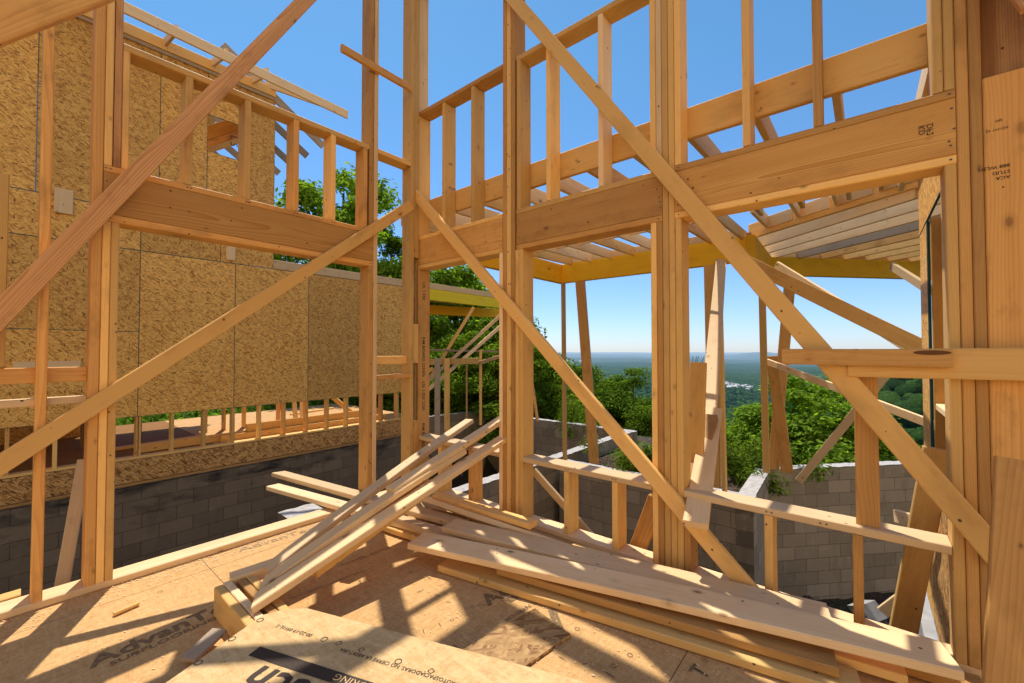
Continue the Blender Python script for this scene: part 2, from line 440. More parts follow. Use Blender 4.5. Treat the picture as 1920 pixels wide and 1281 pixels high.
# printing on the deck
UPZ = 0.0025
def deck_text(s, o, X, Y, size, mat='ink', bold=0.0, sx=1.0, parent=None, z=None):
    return text_obj('printed_lettering', s, V((o[0], o[1], (UPZ if z is None else z))), X, Y, size, mat, parent or sub, bold, sx)
E1 = V((0.83, 0.56, 0)); 

# ------------------------------------------------------------------ LEFT STUD WALL (facing the sheathed wing)
lw = empty('stud_wall', (1.2, 3.32, 0.0), 'open pine stud wall with doubled header facing the strand board wing', 'stud wall')
Y0, Y1 = YL, YL + 0.14
box('bottom_plate', (-4.5, 2.515), (Y0, Y1), (0.001, 0.039), 'pine_pale', lw)
def lstud(x0, x1, z0, z1, mat='pine', name='stud', y0=Y0, y1=Y1): return box(name, (x0, x1), (y0, y1), (z0, z1), mat, lw)
lstud(0.098, 0.138, 0.04, 4.858, 'pine', y0=Y0 + 0.002)
lstud(-0.85, -0.81, 0.04, 4.858); lstud(-1.26, -1.22, 0.04, 4.858)
lstud(-0.045, -0.004, 1.24, 2.2, 'pine', 'short_stud', Y0 + 0.03, Y0 + 0.12)
lstud(0.288, 0.330, 0.04, 4.858, 'pine')
lstud(0.332, 0.366, 0.04, 2.043, 'pine', 'trimmer_stud'); lstud(0.368, 0.402, 0.04, 2.043, 'pine', 'trimmer_stud')
lstud(0.332, 0.366, 2.362, 4.858, 'pine'); lstud(0.370, 0.402, 2.362, 4.858, 'pine_red')
lstud(0.404, 0.434, 2.362, 3.048, 'pine', 'cripple_stud')
box('header', (0.332, 2.02), (Y0, Y0 + 0.045), (2.087, 2.322), 'header', lw, 'dark grained fir header beam')
box('header', (0.332, 2.02), (Y1 - 0.045, Y1), (2.087, 2.322), 'header', lw)
box('header_plate', (0.332, 2.02), (Y0 - 0.001, Y1 + 0.001), (2.323, 2.361), 'pine', lw)
box('header_plate', (0.332, 2.02), (Y0 - 0.001, Y1 + 0.001), (2.045, 2.086), 'pine', lw)
for x in (0.697, 1.027, 1.352, 1.640): lstud(x, x + 0.038, 2.362, 3.048, 'pine', 'cripple_stud')
lstud(1.925, 1.960, 2.362, 3.048, 'pine', 'cripple_stud')
lstud(1.978, 2.016, 2.362, 4.858); lstud(1.974, 2.018, 0.04, 2.043, 'pine', 'trimmer_stud'); lstud(2.021, 2.061, 0.04, 4.858)
box('top_plate', (0.404, 1.976), (Y0, Y1), (3.05, 3.09), 'pine', lw)
box('top_plate', (2.063, 2.408), (Y0, Y1), (3.05, 3.09), 'pine', lw)
lstud(2.410, 2.449, 0.04, 4.858, 'pine')
for z0, z1 in ((0.04, 0.66), (1.2, 1.57), (2.2, 4.855)): box('spacer_block', (2.451, 2.512), (Y0 + 0.008, Y0 + 0.046), (z0, z1), 'pine', lw)
lstud(2.451, 2.512, 0.04, 4.858, 'dark_wood', 'backing_stud', Y0 + 0.09, Y1)  # dark tone paints the shade inside the corner gap
box('blocking', (-0.80, 0.286), (Y0 + 0.06, Y0 + 0.098), (1.15, 1.23), 'pine', lw)
box('blocking', (-0.80, 0.286), (Y0 + 0.045, Y0 + 0.135), (1.03, 1.068), 'pine', lw)
box('blocking', (2.063, 2.408), (Y0 + 0.05, Y0 + 0.088), (1.195, 1.269), 'pine', lw)
board('blocking', (2.063, Y0 + 0.06, 1.077), (2.43, Y0 + 0.02, 1.09), 0.089, 0.038, (0, 1, 0), 'pine', lw)
# double plate far above
box('top_plate', (-1.3, 2.51), (Y0, Y1), (4.86, 4.898), 'pine', lw)
box('top_plate', (-1.3, 2.51), (Y0, Y1), (4.90, 4.938), 'pine', lw)

# ------------------------------------------------------------------ RIGHT STUD WALL (facing the valley)
rw = empty('stud_wall', (2.6, 1.5, 0.0), 'open pine stud wall with three headers and low sills facing the valley', 'stud wall')
X0, X1 = XR, XR + 0.14
def rstud(y0, y1, z0, z1, mat='pine', name='stud', x0=X0, x1=X1): return box(name, (x0, x1), (y0, y1), (z0, z1), mat, rw)
box('bottom_plate', (X0, X1), (-0.60, 3.388), (0.001, 0.039), 'pine_pale', rw)
rstud(3.312, 3.350, 0.04, 4.858)
rstud(3.274, 3.310, 0.04, 2.098, 'strand', 'trimmer_stud').__setitem__('label', 'dark stamped strand lumber trimmer')
rstud(3.274, 3.310, 2.414, 3.58, 'pine', 'cripple_stud')
ZS0, ZS1 = 0.472, 0.510
def header(y0, y1, mat, pl='pine'):
    box('header', (X0 + 0.001, X0 + 0.046), (y0, y1), (2.137, 2.376), mat, rw)
    box('header', (X1 - 0.046, X1 - 0.001), (y0, y1), (2.137, 2.376), mat, rw)
    box('header_plate', (X0, X1), (y0, y1), (2.377, 2.413), pl, rw)
    box('header_plate', (X0, X1), (y0, y1), (2.099, 2.136), pl, rw)
header(2.208, 3.309, 'header_dirty'); header(0.928, 2.062, 'header_dirty'); header(-0.302, 0.852, 'header')
# post between the first and second opening
for a, b in ((2.166, 2.205), (2.122, 2.164), (2.081, 2.120)): rstud(a, b, 0.04, 4.858)
rstud(2.207, 2.243, 0.04, 2.097, 'pine', 'trimmer_stud')
rstud(2.040, 2.076, 0.04, 2.097, 'pine', 'trimmer_stud'); rstud(2.002, 2.038, 0.04, 2.097, 'pine', 'trimmer_stud')
rstud(2.026, 2.062, 2.414, 3.578, 'pine', 'cripple_stud')
# post between the second and third opening
for a, b in ((0.891, 0.927), (0.854, 0.889)): rstud(a, b, 0.04, 4.858)
for a, b in ((0.929, 0.963), (0.965, 1.0)): rstud(a, b, 0.04, 2.097, 'pine', 'trimmer_stud')
rstud(0.817, 0.852, 0.04, 2.097, 'pine', 'trimmer_stud'); rstud(0.779, 0.815, 0.04, 0.4715, 'pine', 'cripple_stud')
for a, b in ((0.929, 0.963), (0.965, 1.0)): rstud(a, b, 2.414, 3.578, 'pine', 'cripple_stud')
rstud(0.817, 0.852, 2.414, 3.578, 'pine', 'cripple_stud')
for y in (2.905, 2.532, 1.746, 1.320, 0.455, 0.145): rstud(y, y + 0.036, 2.414, 3.578, 'pine', 'cripple_stud')
box('top_plate', (X0, X1), (2.208, 3.309), (3.585, 3.624), 'pine', rw)
box('top_plate', (X0, X1), (1.002, 2.062), (3.58, 3.619), 'pine', rw)
box('top_plate', (X0, X1), (-0.232, 0.815), (3.58, 3.619), 'pine', rw)
# post at the end of the third opening
for a, b in ((-0.268, -0.234), (-0.302, -0.270)): rstud(a, b, 2.414, 3.578, 'pine', 'cripple_stud')
for a, b in ((-0.340, -0.304), (-0.377, -0.342)): rstud(a, b, 0.04, 4.858, 'pine_dark')  # browner lumber paints the light falling off toward this end
rstud(-0.302, -0.266, 0.04, 2.097, 'pine', 'trimmer_stud')
box('corner_board', (X0, X0 + 0.038), (-0.56, -0.379), (0.04, 2.42), 'pine_dark', rw, 'wide knotty board with inverted grade stamps')  # brown tone here also carries the falloff of light
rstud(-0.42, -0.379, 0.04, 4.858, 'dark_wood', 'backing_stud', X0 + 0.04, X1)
# sills and short studs
box('window_sill', (X0, X1), (2.245, 3.272), (ZS0, ZS1), 'pine_pale', rw)
box('window_sill', (X0, X1), (1.002, 2.000), (ZS0, ZS1), 'pine_pale', rw)
box('window_sill', (X0, X1), (-0.264, 0.815), (ZS0, ZS1), 'pine_pale', rw)
for y in (2.945, 2.552, 1.597, 1.230, 0.375, 0.020): rstud(y, y + 0.038, 0.04, ZS0 - 0.001, 'pine', 'cripple_stud')
box('upright_board', (2.555, 2.593), (-0.042, 0.044), (ZS1 + 0.001, 1.30), 'pine', rw)
box('top_plate', (X0, X1), (-0.60, 3.388), (4.86, 4.898), 'pine', rw)
box('top_plate', (X0, X1), (-0.60, 3.388), (4.90, 4.938), 'pine', rw)
# dark cladding boards above the corner board
for q, (ya, yb) in enumerate(((-0.53, -0.381), (-0.70, -0.535))):
    box('corner_cladding', (X0 + 0.06, X0 + 0.075), (ya, yb), (2.43, 4.2), 'pine_red', rw)

# ------------------------------------------------------------------ temporary braces and rails on the two stud walls
board('brace', (-0.55, 3.215, 0.58), (1.75, 3.215, 4.56), 0.092, 0.044, (-1, 0, 0.55), 'pine_red', None,
      'dark weathered brace with big knots rising in front of the strand board wing', 'brace', bow=0.02, twist=0.1)
board('brace', (-0.65, 3.222, 0.26), (2.385, 3.222, 2.665), 0.089, 0.038, (-0.6, 0, 1), 'pine', None,
      'clean light brace sloping from the lower left edge up to the corner post', 'brace')
board('brace', (2.494, 2.28, 4.36), (2.494, -0.405, 0.492), 0.092, 0.038, (0, 1, -0.7), 'pine', None,
      'longest pine brace running down past all the headers to the stud bundle at the right', 'brace', bow=-0.006)
board('brace', (2.492, 3.43, 2.955), (2.492, 0.455, 0.055), 0.089, 0.038, (0, 1, -0.9), 'pine', None,
      'pine brace running from the corner post down across the window sill to the bottom plate', 'brace', bow=-0.006)
board('brace', (1.698, 3.220, 3.767), (2.378, 3.220, 3.762), 0.062, 0.034, (-0.5, 0, 1), 'pine', None,
      'short board nailed high across the gap beside the corner post with a free left end', 'brace')
board('rail', (2.44, 0.312, 1.290), (2.44, -0.268, 1.288), 0.074, 0.036, (0, 0, 1), 'pine', None,
      'upper rail board with a dark oval knot ending on the stud bundle', 'rail')
board('rail', (2.478, 0.062, 1.262), (2.478, -0.80, 1.270), 0.125, 0.036, (0, 0, 1), 'pine', None,
      'wider lower rail board behind the knotted rail running off to the right', 'rail')
kn = []
for i in range(20):
    a = 2 * math.pi * i / 20
    kn.append((2.4205, -0.205 + 0.052 * math.cos(a) * (1.0 if math.cos(a) > 0 else 1.15), 1.3105 + 0.0095 * math.sin(a)))
knot = mesh_obj('bark_knot', kn, [tuple(range(20))], 'dark_wood', bpy.data.objects['rail'])
knot.parent = None; knot.matrix_world = Matrix.Identity(4)
rail1 = [o for o in col.objects if o.name == 'rail'][0]
bpy.context.view_layer.update()
knot.parent = rail1; knot.matrix_parent_inverse = rail1.matrix_world.inverted()
board('plank', (2.250, -0.396, 0.941), (2.050, -0.325, 0.198), 0.10, 0.036, (0, 1, 0.1), 'pine_dark', None,
      'plank standing on end at the right edge in front of the stud bundle', 'plank')  # dark lumber tone puts this edge's shade into the colour
ra, rb = V((-0.031, 2.200, 2.334)), V((0.242, 2.200, 2.667)); rd = (rb - ra).normalized(); rn = V((-rd.z, 0, rd.x))
board('rafter', ra - rd * 0.5 + rn * 0.14, rb + rd * 0.6 + rn * 0.14, 0.28, 0.04, rn, 'pine_dark', None,
      'broad shaded rafter close overhead in the upper left', 'rafter')
for q, (a, b, w_) in enumerate((((2.36, -0.52, 2.58), (2.50, -0.30, 3.35), 0.14), ((2.40, -0.60, 2.50), (2.52, -0.42, 3.2), 0.09))):
    board('rafter', a, b, w_, 0.038, (0, 1, -0.5), 'pine_red', None,
          ('dark red diagonal board above the stamped corner board' if q == 0 else 'narrow dark red board tucked under the diagonal above the stamped corner board'), 'rafter')

# ------------------------------------------------------------------ RETURN WALL beyond the right stud wall
sw = empty('sheathed_return_wall', (3.6, -0.45, -0.5), 'sunlit strand board return wall seen edge on beyond the right stud bundle', 'wall')
sheet('sheathing', (4.50, -0.33, 2.20), (-1, 0, 0), (0, 0, 1), 1.75, 0.85, 0.012, 'osb_v', 'teal', sw)
sheet('sheathing', (4.46, -0.33, -0.50), (-1, 0, 0), (0, 0, 1), 0.46, 2.69, 0.012, 'osb_v', 'teal', sw)
sheet('sheathing', (4.0, -0.33, -0.50), (-1, 0, 0), (0, 0, 1), 1.30, 0.95, 0.012, 'osb_rim', 'teal', sw)
box('stud', (3.93, 3.97), (-0.48, -0.345), (0.45, 2.2), 'pine', sw)
box('stud', (3.28, 3.32), (-0.48, -0.345), (0.45, 2.2), 'pine', sw)
box('stud', (3.975, 3.99), (-0.345, -0.33), (0.45, 2.19), 'teal', sw)
box('blocking', (3.33, 3.92), (-0.47, -0.35), (0.93, 0.97), 'pine_pale', sw)
box('backing_board', (3.0, 3.92), (-0.50, -0.482), (0.45, 2.2), 'pine', sw)
rcw = box('concrete_footing', (2.9, 5.2), (-0.52, -0.27), (-2.6, -0.55), 'concrete')
tag(rcw, 'pale sunlit concrete footing below the sheathed return wall', 'footing')

# ------------------------------------------------------------------ SHEATHED WING on the left
YW = 8.0
wg = empty('sheathed_wing', (2.0, YW, -0.57), 'half built house wing clad in strand board sheets over a block foundation', 'house wing')
g = 0.0006
def wsheet(x0, x1, z0, z1, mat='osb', y=YW): sheet('sheathing', (x0 + g, y, z0 + g), (1, 0, 0), (0, 0, 1), x1 - x0 - 2 * g, z1 - z0 - 2 * g, 0.012, mat, 'teal', wg)
ZB, ZT = 0.375, 2.91
for a, b in ((1.215, 2.415), (2.415, 3.62), (3.62, 4.85), (4.85, 5.72)): wsheet(a, b, ZB, 2.755, 'osb')
for a, b in ((-3.4, -1.2), (-1.2, 1.215)):
    wsheet(a, b, ZB, 1.585, 'osb_v'); wsheet(a, b, 1.585, 2.755, 'osb_v')
for a, b in ((-3.4, -1.2), (-1.2, 1.215), (1.215, 2.20), (2.20, 3.0)): wsheet(a, b, 2.757, 3.32, 'osb_v')
for a, b in ((-3.4, -1.0), (-1.0, 0.20), (0.20, 1.41), (1.41, 2.0)): wsheet(a, b, 3.322, 5.80, 'osb')
wsheet(2.0, 2.44, 3.322, 4.50); wsheet(2.0, 2.44, 5.09, 5.80); wsheet(2.44, 3.0, 3.322, 5.80)
for x0, x1 in ((3.0, 5.72),): box('top_plate', (x0, 5.9), (YW + 0.0, YW + 0.14), (2.765, 2.92), 'pine_pale', wg)
box('rim_board', (-3.4, 5.75), (YW + 0.015, YW + 0.05), (-0.555, -0.245), 'osb_rim', wg)
box('sill_plate', (-3.4, 5.75), (YW + 0.0, YW + 0.14), (-0.60, -0.562), 'strand', wg)
box('bottom_plate', (-3.4, 5.75), (YW + 0.012, YW + 0.15), (-0.236, -0.20), 'pine', wg)
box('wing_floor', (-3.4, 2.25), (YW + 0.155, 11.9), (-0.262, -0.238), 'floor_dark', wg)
fl = box('wing_floor', (2.255, 6.3), (YW + 0.155, 11.9), (-0.262, -0.238), 'floor_far', wg)
for i in range(-9, 15):
    x = 0.02 + 0.4 * i
    box('stud', (x - 0.019, x + 0.019), (YW + 0.014, YW + 0.15), (-0.199, 2.764), 'pine', wg)
box('stud', (1.222, 1.26), (YW + 0.014, YW + 0.15), (-0.199, 0.40), 'pine', wg)
# frame behind the low opening
for i, x in enumerate((-1.9, -1.3, -0.75, -0.2, 0.35, 0.8, 1.5, 2.45, 2.75, 3.10, 3.75, 4.25)):
    box('interior_stud', (x - 0.019, x + 0.019), (9.6, 9.74), (-0.236, 2.9), 'dark_wood' if i < 7 else 'pine', wg)  # first studs painted dark for the shade inside the wing
box('partition_plate', (-3.4, 4.3), (9.6, 9.74), (2.902, 2.94), 'pine', wg)
box('partition_sheathing', (-3.4, 0.9), (10.9, 10.92), (-0.236, 3.0), 'osb', wg)
box('partition_sheathing', (0.91, 2.95), (10.9, 10.92), (0.62, 2.95), 'osb', wg)
box('upper_floor', (-3.4, 3.0), (YW + 0.16, 11.9), (2.96, 3.0), 'floor_far', wg)
box('gable_sheathing', (2.955, 2.985), (YW + 0.02, 9.2), (2.93, 5.6), 'osb', wg)
# roof edge of the tall part: doubled plate, fly rafter, lookouts, rafter tails
box('roof_plate', (-1.0, 2.99), (YW - 0.05, YW - 0.002), (5.80, 5.96), 'pine', wg)
box('roof_plate', (-1.0, 2.99), (YW - 0.03, YW - 0.001), (5.745, 5.798), 'pine_grey', wg)
board('fly_rafter', (-0.8, 7.30, 5.80), (3.98, 7.30, 5.68), 0.15, 0.038, (0, 0, 1), 'pine_pale', wg)
for x in (0.2, 0.85, 1.45, 2.05, 2.62): board('lookout', (x, 7.325, 5.80), (x, 8.6, 6.06), 0.13, 0.038, (0, 0, 1), 'pine_pale', wg)
board('lookout', (3.62, 7.325, 5.71), (2.85, 8.0, 6.0), 0.13, 0.038, (0, 0, 1), 'pine_pale', wg)
for i in range(6):
    y = 8.06 + 0.62 * i
    board('rafter', (2.2, y, 6.35 - 0.03 * i), (3.90 - 0.03 * i, y, 5.30 - 0.02 * i), 0.14, 0.038, (0, 0, 1), 'pine_grey', wg)
box('ceiling_boards', (-1.0, 2.9), (9.6, 11.8), (6.4, 6.44), 'pine_pale', wg)
for y in (8.5, 9.1, 9.7): board('rafter', (1.2, y, 4.3), (2.9, y, 5.6), 0.2, 0.038, (0, 0, 1), 'pine', wg)
for nm, x, z, w_ in (('scrap_block', 0.36, 3.10, 0.17), ('scrap_block', 2.27, 2.80, 0.13), ('scrap_block', 0.05, 1.06, 0.58)):
    box(nm, (x, x + w_), (YW - 0.04, YW - 0.002), (z, z + (0.32 if w_ < 0.2 else 0.12)), 'pine_pale', wg)

wfn = empty('block_foundation', (2.0, YW + 0.1, -2.6), 'wet stained grey block foundation wall under the sheathed wing', 'foundation wall')
def cmu_run(name, p0, p1, th, zb, zt, mat, parent, cap='mortar', label=None):
    """block wall from p0 to p1 (its visible face line); thickness goes to the left of the direction"""
    p0, p1 = V((*p0, 0)), V((*p1, 0)); X = (p1 - p0); L = X.length; X.normalize()
    n = V((-X.y, X.x, 0))
    h = zt - zb - 0.012
    vs = [(0, 0, -h), (L, 0, -h), (L, th, -h), (0, th, -h), (0, 0, 0), (L, 0, 0), (L, th, 0), (0, th, 0)]
    fs = [(0, 1, 5, 4), (1, 2, 6, 5), (2, 3, 7, 6), (3, 0, 4, 7), (3, 2, 1, 0), (4, 5, 6, 7)]
    me = bpy.data.meshes.new(name); me.from_pydata(vs, [], fs); me.materials.append(M[mat])
    o = bpy.data.objects.new(name, me); link(o, parent); place(o, p0 + V((0, 0, zt - 0.012)), X, n, V((0, 0, 1)), parent)
    # uneven mortar bed with web marks on the top course
    vs, fs = [], []
    k = max(2, int(L / 0.1)); rr = random.Random(int(L * 1000))
    for i in range(k + 1):
        for y in (0.001, th * 0.28, th * 0.72, th - 0.001):
            dz = rr.uniform(0, 0.008) + (0.004 if i % 2 else 0)
            vs.append((L * i / k, y, 0.001 + dz))
    for i in range(k):
        for j in range(3): fs.append((i * 4 + j, (i + 1) * 4 + j, (i + 1) * 4 + j + 1, i * 4 + j + 1))
    me = bpy.data.meshes.new('mortar_bed'); me.from_pydata(vs, [], fs); me.materials.append(M[cap])
    o2 = bpy.data.objects.new('mortar_bed', me); link(o2, parent); place(o2, p0 + V((0, 0, zt - 0.012)), X, n, V((0, 0, 1)), parent)
    if label: o['label'] = label
    return o
cmu_run('block_wall', (-4.0, YW), (5.8, YW), 0.2, -2.75, -0.604, 'cmu_damp_shade', wfn)

for p0, p1, w_, lab in (((2.35, 8.42, -0.20), (5.6, 8.40, -0.20), 0.14, 'long board on the wing deck right behind the low studs'),
                        ((1.30, 8.50, -0.19), (4.7, 8.55, -0.19), 0.15, 'second long board lying behind the first on the wing deck'),
                        ((2.75, 8.46, -0.06), (5.5, 8.52, -0.06), 0.14, 'upper board of the stack on the wing deck with knots along its edge'),
                        ((1.1, 9.0, -0.22), (2.3, 9.15, -0.22), 0.09, 'short board lying alone in the shaded part of the wing deck'),
                        ((4.4, 10.6, -0.22), (5.6, 10.9, -0.22), 0.09, 'short board near the far edge of the wing deck')):
    board('deck_board', p0, p1, w_, 0.045, (0, 0, 1) if w_ > 0.1 else (0, 1, 0), 'pine', None, lab, 'board')
board('brace', (4.45, 9.6, 0.62), (5.05, 8.62, -0.20), 0.10, 0.038, (0, 0, 1), 'pine', None, 'short diagonal kicker standing on the wing deck behind the low studs', 'brace')
board('brace', (4.15, 9.9, 0.50), (4.05, 9.5, -0.22), 0.09, 0.038, (1, 0, 0), 'pine', None, 'stubby prop on the sunlit wing deck beside the diagonal kicker', 'brace')

# second structural bay beyond the wing: laminated header over an open porch
pw = empty('porch_header', (7.0, YW + 0.1, 2.5), 'greenish yellow laminated header continuing the wing wall over an open porch', 'beam')
box('beam', (5.9, 9.6), (YW + 0.0, YW + 0.09), (2.53, 2.80), 'lvl_olive', pw)
box('beam_plate', (5.9, 9.6), (YW - 0.01, YW + 0.13), (2.802, 2.94), 'pine_pale', pw)
box('porch_soffit', (5.9, 9.3), (YW + 0.14, 10.2), (2.80, 2.82), 'pine_pale', pw)
board('beam', (6.2, 9.95, 2.47), (10.4, 8.55, 2.47), 0.26, 0.09, (0, 0, 1), 'lvl', pw, 'orange laminated beam')

# ------------------------------------------------------------------ BAY FOUNDATIONS (block walls around the unfloored bays)
bf = empty('block_foundation', (6.2, 2.6, -2.6), 'grey block foundation of the near bay with lit mortar on its angled corner', 'foundation wall')
ZC = -0.55
cmu_run('block_wall', (6.03, 4.00), (6.03, 1.10), 0.2, -2.75, ZC, 'cmu', bf)
cmu_run('block_wall', (6.03, 1.10), (7.72, 1.17), 0.2, -2.75, ZC + 0.002, 'cmu', bf)
cmu_run('block_wall', (7.72, 1.17), (10.2, -1.10), 0.2, -2.75, ZC + 0.001, 'cmu', bf)
bf2 = empty('block_foundation', (8.0, 4.2, -2.6), 'grey block foundation of the far bay with a long pale topped wall', 'foundation wall')
cmu_run('block_wall', (3.2, 4.12), (9.25, 4.12), 0.2, -2.75, ZC + 0.003, 'cmu', bf2)
cmu_run('block_wall', (9.25, 7.3), (9.25, 4.10), 0.2, -2.75, ZC + 0.002, 'cmu', bf2)
cmu_run('block_wall', (10.9, 9.1), (9.25, 7.3), 0.2, -2.75, ZC + 0.001, 'cmu', bf2)
cmu_run('block_wall', (5.6, 10.0), (11.5, 8.5), 0.2, -2.75, ZC, 'cmu', bf2)
pier = empty('block_pier', (2.0, 4.75, -2.6), 'small grey block pier with a pale mortar top beside the deck edge', 'pier')
cmu_run('block_wall', (2.04, 4.82), (2.44, 4.82), 0.42, -2.75, ZC, 'cmu', pier)

# ------------------------------------------------------------------ PORCH ROOF FRAME outside the right wall
pr = empty('porch_roof_frame', (5.0, 2.5, 2.5), 'porch roof frame of pale rafters on yellow laminated beams beyond the right wall', 'roof frame')
box('ledger', (2.662, 2.70), (-0.45, 3.42), (2.62, 2.812), 'pine', pr)
ZY0, ZY1 = 2.475, 2.795
box('beam', (6.1, 6.19), (1.15, 3.985), (ZY0, ZY1), 'lvl', pr)
box('beam', (3.2, 6.19), (3.987, 4.075), (ZY0, ZY1), 'lvl', pr)
board('beam', (6.06, 1.10, 2.635), (7.75, 1.17, 2.66), 0.31, 0.09, (0, 0, 1), 'lvl', pr)
board('beam', (7.75, 1.16, 2.655), (10.3, -1.17, 2.655), 0.29, 0.09, (0, 0, 1), 'lvl', pr)
box('beam_end', (6.07, 6.10), (1.098, 1.15), (ZY0 - 0.002, ZY1 + 0.03), 'pine_red', pr)
for i in range(12):
    y = 3.80 - 0.37 * i
    board('rafter', (2.70, y, 2.95 - 0.24 + 0.02), (6.5 if y > 1.2 else 5.2, y, 2.84), 0.14, 0.038, (0, 0, 1), 'pine_pale' if i % 3 else 'pine', pr)
for i in range(8):
    y = 3.80 - 0.37 * i
    if y - 0.35 > 1.1: box('rafter_block', (6.11, 6.148), (y - 0.35, y - 0.02), (2.797, 2.90), 'pine_pale', pr)
for x in (4.0, 5.1): box('rafter_block', (x, x + 0.038), (1.25, 3.78), (2.80, 2.92), 'pine_pale', pr)
# jack rafters over the angled bay
d45 = (V((10.3, -1.17, 0)) - V((7.75, 1.16, 0))).normalized()
inw = V((-0.68, -0.733, 0)).normalized()
for i in range(9):
    s_ = V((7.75, 1.16, 0)) + d45 * (0.10 + 0.41 * i) + V((0.06, 0.08, 0))
    board('jack_rafter', s_ + V((0, 0, 2.885)), s_ + inw * 3.9 + V((0, 0, 2.80)), 0.20, 0.038, (0, 0, 1), ('pine_grey' if i == 1 else 'pine'), pr)
for i in range(8):
    s_ = V((7.75, 1.16, 0)) + d45 * (0.13 + 0.41 * i)
    board('rafter_block', s_ + V((0, 0, 2.86)), s_ + d45 * 0.36 + V((0, 0, 2.86)), 0.10, 0.03, (0, 0, 1), 'pine', pr)
for i in range(2):
    s_ = V((7.45 - 0.50 * i, 1.16, 0))
    board('jack_rafter', s_ + V((0, 0, 2.89)), s_ + inw * 3.6 + V((0, 0, 2.82)), 0.185, 0.038, (0, 0, 1), 'pine_pale', pr)
hp0, hd = V((6.35, 1.16, 2.90)), V((-0.50, -0.86, 0.02)).normalized()
board('hip_rafter', hp0, hp0 + hd * 3.2, 0.19, 0.06, (0, 0, 1), 'pine', pr)
for i in range(5):
    p = hp0 + hd * (0.25 + 0.42 * i)
    board('jack_rafter', p + V((-0.02, 0, 0.06)), p + V((-0.85, 0.02, 0.05)), 0.16, 0.038, (0, 0, 1), 'pine_pale', pr)
    board('rafter_block', p + V((-0.03, 0.01, 0.04)) + hd * 0.03, p + V((-0.03, 0.01, 0.04)) + hd * 0.36, 0.15, 0.03, (0, 0, 1), 'pine_pale', pr)
text_obj('printed_lettering', 'LVL 1.75 x 11.875 2.0E   LVL 1.75 x 11.875 2.0E', V((7.80, 1.07, 2.735)), d45, (0, 0, 1), 0.055, 'ink_faint', pr, 0.01)
for o in [pr.children[-1]]:
    o.location += V((-0.035, -0.038, 0))

# posts and kickers that hold the bay beams
def post(p0, p1, w, t, wd, mat, label, cat='post', **kw): return board('shoring_post' if cat == 'post' else 'kicker', p0, p1, w, t, wd, mat, None, label, cat, **kw)
post((6.10, 3.93, ZC), (6.10, 3.955, ZY0 - 0.002), 0.089, 0.04, (1, 0, 0), 'pine', 'slim upright post under the corner where the two yellow beams meet')
post((6.080, 3.364, -0.487), (6.100, 3.621, 2.464), 0.15, 0.09, (-0.3, 1, 0), 'pine', 'thick leaning two ply post next to the slim corner post under the yellow beam')
post((6.050, 1.549, -0.481), (6.100, 1.595, 2.469), 0.14, 0.12, (0, 1, 0), 'pine', 'three ply post behind the sunlit kicker board right of the middle stud bundle')
post((6.000, 1.421, -0.512), (6.080, 1.477, 2.451), 0.045, 0.09, (0, 1, 0), 'pine', 'thin single ply post standing against the three ply post')
post((6.900, 1.093, -0.402), (6.900, 1.121, 2.478), 0.085, 0.05, (0, 1, 0), 'pine', 'plain upright post rising from the lit mortar corner of the near bay')
post((7.300, 1.066, -0.438), (7.500, 0.852, 2.333), 0.14, 0.08, (0, 1, 0), 'pine', 'leaning double post tilted right under the angled yellow beam')
post((7.200, 0.881, -0.429), (7.100, 1.039, 1.235), 0.15, 0.04, (0, 1, 0), 'pine', 'short post tilted left crossing the leaning double post')
kk = (0.35, -1, 0.0)
post((2.360, 0.704, 0.392), (3.500, 0.906, 0.864), 0.125, 0.040, kk, 'pine_pale', 'nail pocked lower kicker board with its sawn end hanging inside the sill', 'kicker', twist=0.12)
post((3.350, 0.909, 0.753), (6.120, 1.466, 2.527), 0.125, 0.040, kk, 'pine_pale', 'long sunlit kicker board lapped above the nail pocked one reaching the yellow beam', 'kicker', twist=0.25, bow=0.04)
post((2.800, 0.859, 0.481), (3.300, 0.899, 0.831), 0.15, 0.06, (0.1, -1, 0), 'pine', 'chunky shaded block sandwiched under the sunlit kicker', 'kicker')
scab = board('scab_board', (2.900, 0.869, 0.455), (3.000, 0.865, 1.237), 0.10, 0.038, (0, 1, 0), 'pine', None, 'upright scab board with bent nails sticking out of its top end', 'board', twist=0.1)
bpy.context.view_layer.update()
for i, (dx, dy) in enumerate(((0.01, -0.02), (0.0, 0.012), (-0.006, 0.022), (0.004, 0.036))):
    L_ = scab.data.vertices[-1].co.x
    me = lumber_mesh(0.05, 0.003, 0.003, ch=0.0005); me.materials.append(M['nail'])
    o = bpy.data.objects.new('nail', me); link(o, scab); o.matrix_local = Matrix.Translation((L_ - 0.005, dy, dx)) @ Matrix.Rotation(-0.35 + 0.12 * i, 4, 'Z')
br_ = lambda p0, p1, w, label, mat='pine', t=0.038, wd=(0, 0, 1), **kw: board('brace', p0, p1, w, t, wd, mat, None, label, 'brace', **kw)
br_((5.200, 1.135, 2.391), (5.200, -0.407, 1.329), 0.135, 'brace falling from the near end of the yellow beam to the return wall')
br_((6.600, 0.897, 2.463), (5.600, -0.327, 1.346), 0.10, 'sunlit top edged brace just above the one falling to the return wall', 'pine_pale')
br_((7.200, -0.273, 2.391), (6.400, -0.551, 1.966), 0.10, 'short white lit brace stub under the right end of the yellow beam', 'pine_pale')
br_((7.000, 1.085, 1.159), (5.600, -0.620, 0.560), 0.085, 'thin brace falling right below the knotted rail', 'pine_pale')
br_((6.600, -0.233, 1.116), (6.900, 0.712, -0.447), 0.09, 'brace falling left with its cut end against the block wall', 'pine_pale')
